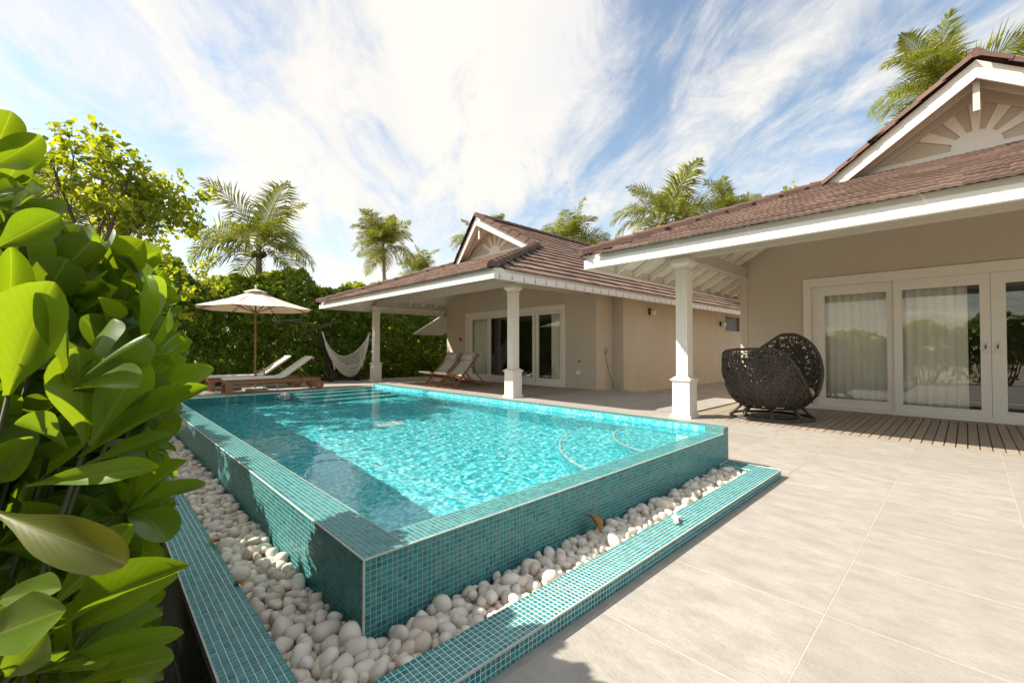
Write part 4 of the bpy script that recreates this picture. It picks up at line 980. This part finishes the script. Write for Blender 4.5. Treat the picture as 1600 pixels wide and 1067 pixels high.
def hedge(label, x0, x1, yf, yb, ztop, n, Lm, m, along='x', zb=-.45, group=None, nr=9):
    g = np.random.default_rng(int(abs(x0*7+yf*13))+1)
    mid = ((x0+x1)/2, (yf+yb)/2, zb) if along == 'x' else ((yf+yb)/2, (x0+x1)/2, zb)
    h = thing('hedge', label, 'hedge', mid, group)
    nc = n//nr; top = g.random(nc) < .25
    p = np.stack([g.uniform(x0, x1, nc), np.zeros(nc), g.uniform(0, 1, nc)], 1)
    H = ztop+.32*np.sin(p[:, 0]*1.3+.5)+.22*np.sin(p[:, 0]*3.1+2)+.12*np.sin(p[:, 0]*7.3)
    z = np.where(top, H-g.exponential(.12, nc), zb+.1+(H-zb-.1)*p[:, 2]); p[:, 2] = z
    q = np.stack([p[:, 0], np.zeros(nc), z], 1); dep = np.where(top, g.uniform(0, 1, nc)*(yb-yf), np.where(g.random(nc) < .3, g.uniform(.3, 1.3, nc), g.exponential(.25, nc)))
    rnd = np.clip((z-(H-.9))/.9, 0, 1)**2*.55
    y = yf+.30*bump3(q)+dep+rnd
    A = np.stack([g.normal(size=nc)*.5, -1+g.normal(size=nc)*.4+np.where(top, 1.0, 0), .55+g.normal(size=nc)*.4+np.where(top, .8, 0)], 1)
    if along == 'x': C = np.stack([p[:, 0], y, z], 1)
    else: C = np.stack([y, p[:, 0], z], 1); A = A[:, [1, 0, 2]]
    P, D, Nn, Lg = rosettes(C, A, nr, Lm, 1.15, g); scatter('foliage', m, P, D, Nn, Lg, Lg*g.uniform(.42, .6, len(P)), h)
    ni = int((x1-x0)*380); xi = g.uniform(x0, x1, ni); zi = zb+g.random(ni)*(ztop-zb-.25); yi = yf+g.uniform(.75, 1.5, ni); Ci = np.stack([xi, yi, zi] if along == 'x' else [yi, xi, zi], 1)
    scatter('inner_foliage', m, Ci, g.normal(size=(ni, 3)), g.normal(size=(ni, 3))+np.array((0, -1.5, 0) if along == 'x' else (1.5, 0, 0)), g.uniform(.2, .32, ni), g.uniform(.14, .22, ni), h)
    t = T()
    for k in range(int((x1-x0)*1.6)):
        xx = g.uniform(x0, x1); yy = (yf+.5+g.uniform(0, .5)); a = Vector((xx, yy, zb)); b = Vector((xx+g.normal()*.5, yy+g.normal()*.25, ztop*.55)); c_ = b+Vector((g.normal()*.5, g.normal()*.3, ztop*.3))
        if along != 'x': a, b, c_ = (Vector((v.y, v.x, v.z)) for v in (a, b, c_))
        t.tube([a, (a+b)/2+Vector((g.normal()*.1, g.normal()*.1, 0)), b, c_], [.035, .03, .02, .01], 5)
    obj('branches', t, m_bark, h)['kind'] = 'stuff'
    return h
hedge('tall dense mixed hedge behind the loungers and hammock', -3.0, 14.5, 18.0, 19.6, 3.95, 110000, .135, m_hedge)
hedge('bright hedge row standing behind the far villa and lounger hedge', -9, 20, 21.5, 23, 4.3, 40000, .19, m_hib)
SHL = ['rounded shrub just behind the glossy paddle leaved shrub', 'second shrub along the kerb bed behind the paddle leaved shrub', 'third shrub along the kerb bed, beside the pool wall', 'farthest shrub of the kerb bed, nearest the loungers', 'shrub beside the viewpoint reflected in the glass doors', 'shrub mirrored in the middle glass door', 'tall shrub mirrored beside the door handles', 'last shrub of the reflected row']
for k, (yc, xx, zt_) in enumerate(((3.3, -.95, 1.8), (5.0, -.9, 1.95), (6.7, -.85, 2.05), (8.3, -.85, 2.15), (1.2, -1.9, 2.2), (-.8, -2.1, 2.35), (-3.0, -2.2, 2.5), (-5.4, -2.3, 2.4))):
    r_ = .95; g = np.random.default_rng(40+k)
    s = thing('shrub', SHL[k], 'shrub', (xx, yc, -.45), 'shrubs in the bed along the kerb')
    nc = 800; d = g.normal(size=(nc, 3)); d[:, 2] = np.abs(d[:, 2])*1.1-.35; d /= np.linalg.norm(d, axis=1)[:, None]; q = d*(1-np.abs(g.normal(size=nc))[:, None]*.13)*(1+.16*bump3(d*3+k))[:, None]
    C = np.array((xx, yc, (zt_-.45)/2+.1))+q*np.array((.68, r_+.25, (zt_+.45)/2)); P, D, Nn, Lg = rosettes(C, d+np.array((0, 0, .5)), 8, .15, 1.2, g)
    scatter('foliage', m_hedge if k % 2 else m_hib, P, D, Nn, Lg, Lg*.5, s)
    t = T()
    for j in range(9): a = j*.7; t.tube([(xx+.1*math.cos(a), yc+.15*math.sin(a), -.45), (xx+.3*math.cos(a), yc+.5*math.sin(a), .4), (xx+.5*math.cos(a), yc+.8*math.sin(a), zt_-.4)], [.03, .02, .008], 5)
    obj('trunk', t, m_bark, s)

def broad(label, base, crown, rad_, ztrunk, nclus, Lm, m, seed, zlow=None, k=16, group=None):
    g = np.random.default_rng(seed); tr = thing('broadleaf_tree', label, 'tree', base, group)
    C = []
    while len(C) < nclus:
        d = g.normal(size=3); d /= np.linalg.norm(d); r = g.random()**.42; p = np.array(crown)+d*r*np.array(rad_)*(1+.22*math.sin(3*d[0]+seed)+.18*math.sin(5*d[1]+4*d[2]))
        C.append(p)
    C = np.array(C); A = (C-np.array(crown))/np.array(rad_)+np.array((0, 0, .5))+g.normal(size=C.shape)*.3
    P, D, Nn, Lg = rosettes(C, A, k, Lm, 1.05, g); P = P+g.normal(size=P.shape)*Lm*.55
    Nn = Nn+g.normal(size=Nn.shape)*.5; D = D+np.array((0, 0, -.25))
    cr = scatter('crown', m, P, D, Nn, Lg, Lg*.85, tr)
    t = T(); b = np.array(base); fork = np.array((base[0]*.6+crown[0]*.4, base[1]*.6+crown[1]*.4, ztrunk)); t.tube([b, (b+fork)/2+np.array((.06, -.05, 0)), fork], [.10, .08, .06], 10); mains = []
    for j in range(7):
        d = g.normal(size=3); d[2] = abs(d[2]); d /= np.linalg.norm(d); e = np.array(crown)+d*np.array(rad_)*.55; mid = (fork+e)/2+g.normal(size=3)*.12; t.tube([fork, mid, e], [.05, .03, .014], 7); mains.append((mid, e))
    for c_ in C[::2]:
        mid, e = min(mains, key=lambda q: np.linalg.norm(q[1]-c_)); s_ = mid+(e-mid)*g.random(); t.tube([s_, (s_+c_)/2+g.normal(size=3)*.06+np.array((0, 0, .05)), c_], [.010, .007, .004], 4, cap=False)
    obj('trunk', t, m_bark, tr); return tr
broad('sunlit broadleaf tree with loose leaf clusters rising over the shrubs', (-.35, 10.6, -.45), (.12, 10.2, 3.85), (1.55, 1.2, 1.15), 2.2, 210, .125, m_hib, 3)
broad('dense leafy tree behind the shrubs below the sunlit crown', (-1.3, 13.5, -.45), (-.4, 13.5, 2.9), (2.2, 1.3, 1.6), 1.6, 230, .15, m_hib, 4)
broad('light green treetop showing over the near roof beside a palm', (20.5, 10.2, -.4), (20.5, 10.2, 6.0), (1.8, 1.8, 1.25), 4.2, 110, .22, m_hib, 6, group='treetops over the near roof')
broad('small treetop sprig just over the near roof slope', (22.0, 5.5, -.4), (22.0, 5.5, 7.15), (1.4, 1.4, 1.0), 5.2, 70, .22, m_hib, 7, group='treetops over the near roof')
# bare forked branches by the far eave
t = T(); t.tube([(7.2, 18.6, -.4), (6.2, 18.0, 1.4), (5.6, 17.5, 2.35), (4.6, 17.2, 2.25)], [.06, .05, .035, .015], 7); t.tube([(5.6, 17.5, 2.35), (5.9, 17.3, 2.9), (6.3, 17.1, 3.3)], [.03, .02, .012], 6); t.tube([(6.0, 17.8, 1.9), (6.6, 17.2, 2.2), (6.9, 16.9, 2.7)], [.03, .022, .012], 6); t.tube([(5.2, 17.4, 2.28), (6.2, 16.9, 2.15), (6.8, 16.7, 2.3)], [.02, .016, .01], 6)
obj('bare_branch', t.sm(), m_bark, label='bare forked grey branches poking from the hedge beside the far eave', cat='branch')

# palms
def frond_T(pitch, droop, seed, dry_=0):
    g = np.random.default_rng(seed); t = T(); n = 34; pts = []; p = np.array((0., 0., 0.)); a = pitch
    for k in range(n+1):
        pts.append(p.copy()); a2 = a-droop*(k/n)**1.5; p = p+np.array((math.cos(a2), .06*math.sin(seed+k*.12), math.sin(a2)))/n
    pts = [np.array(q) for q in pts]
    for k in range(0, n-1, 3):                     # midrib
        r0, r1 = .011*(1-k/n)+.002, .011*(1-(k+3)/n)+.002; A_, B_ = pts[k], pts[min(n, k+3)]
        t.quad(A_+np.array((0, r0, 0)), A_-np.array((0, r0, 0)), B_-np.array((0, r1, 0)), B_+np.array((0, r1, 0)))
    for k in range(5, n+1):
        f = k/n; d = pts[min(n, k+1)]-pts[k-1]; d /= np.linalg.norm(d); up = np.cross(d, np.array((0, 1, 0))); up = up if up[2] > 0 else -up
        ln = (.32*math.sin(math.pi*min(1, (f*.82+.2)))**.8+.05)*g.uniform(.8, 1.12)
        for s in (-1, 1):
            for rep in range(2):
                o = pts[k]+d*(rep*.5/n); v = d*(.45+.5*f)+np.array((0, s*1., 0))*(1-.35*f)+up*(.22*g.normal()+.12); v /= np.linalg.norm(v)
                b = o+v*ln*.55; v2 = v+np.array((0, 0, -.45-.3*g.random())); v2 /= np.linalg.norm(v2); c_ = b+v2*ln*.5; w_ = .0098; wv = d*w_
                i = t.v(o-wv*.5, o+wv*.5, b+wv, b-wv, c_); t.F.append((i, i+1, i+2, i+3)); t.F.append((i+3, i+2, i+4))
    return t
FR = [frond_T(1.25, .9, 1), frond_T(.95, 1.5, 2), frond_T(.6, 1.7, 3), frond_T(.25, 1.6, 4), frond_T(-.15, 1.3, 5), frond_T(-.6, .8, 6), frond_T(1.45, .5, 7)]
FM = [mesh_of('frond', f, m_frond) for f in FR]
def palm(label, x, y, zc, r, seed, nf=22, lean=(0, 0), up=0):
    g = np.random.default_rng(seed); pt = thing('palm_tree', label, 'palm tree', (x+lean[0], y+lean[1], -.45), 'coconut palms around the villas')
    t = T(); t.tube([(x+lean[0], y+lean[1], -.45), (x+lean[0]*.6, y+lean[1]*.6, zc*.4), (x+lean[0]*.15, y+lean[1]*.15, zc*.8), (x, y, zc)], [.19, .14, .12, .10], 10); obj('trunk', t.sm(), m_palmbark, pt)
    off = -root_loc(pt)
    for k in range(nf):
        f = k/(nf-1); q = [6, 0, 0, 1, 1, 2, 2, 2, 3, 3, 4, 5][min(11, int((f**(1.0+up))*11.99))]
        a = k*2.399+g.uniform(-.3, .3)+seed; s = r*g.uniform(.85, 1.12)*(1 if q not in (5,) else .8)
        mobj('frond', FM[q], pt, Matrix.Translation(Vector(off)+Vector((x, y, zc+g.uniform(-.1, .1)))) @ Matrix.Rotation(a, 4, 'Z') @ Matrix.Rotation(g.normal()*.12, 4, 'Y') @ Matrix.Rotation(g.normal()*.35, 4, 'X') @ Matrix.Scale(s, 4))
    t = T()
    for k in range(7): a = k*.9; t.lathe((x+.2*math.cos(a), y+.2*math.sin(a), zc-.38-.06*(k % 2)), [(.02, 0), (.09, .06), (.11, .14), (.08, .22), (.01, .26)], 8)
    obj('coconuts', t.sm(), m_frond, pt)['kind'] = 'stuff'
palm('young coconut palm with wide arching fronds above the parasol hedge', 4.95, 20.6, 5.5, 3.0, 1, 17, up=-.25)
palm('full round coconut palm standing clear in open sky past the far eave', 15.6, 30.3, 8.9, 2.9, 2, 27, (.6, .3))
palm('small coconut palm half hidden behind the full round one', 22.3, 35.7, 8.4, 2.9, 3, 20)
palm('coconut palm peeping over the far villa gable', 23.0, 27.9, 9.7, 3.0, 4, 20, up=-.2)
palm('pale coconut palm rising behind the far villa ridge', 26.9, 21.3, 9.6, 3.3, 5, 22, up=-.25)
palm('tall upright coconut palm between the two villa roofs', 26.7, 13.5, 9.6, 3.7, 6, 22, up=-.25)
palm('small coconut palm just above the near roof eave', 33.8, 12.0, 11.2, 3.0, 8, 18, up=-.1)
palm('large coconut palm rising behind the near villa gable', 22.5, .35, 10.6, 3.0, 9, 18, up=-.1)
palm('palm whose single frond tip shows beside the near gable peak', 27.0, -1.85, 12.3, 2.2, 11, 10, up=-.3)
palm('palm crown hidden behind the sunlit broadleaf tree', -1.3, 17.6, 4.0, 2.6, 12, 16, up=.3)
print('objects', len(SC.objects), 'tris ~', sum(len(o.data.polygons) for o in SC.objects if o.type == 'MESH'))
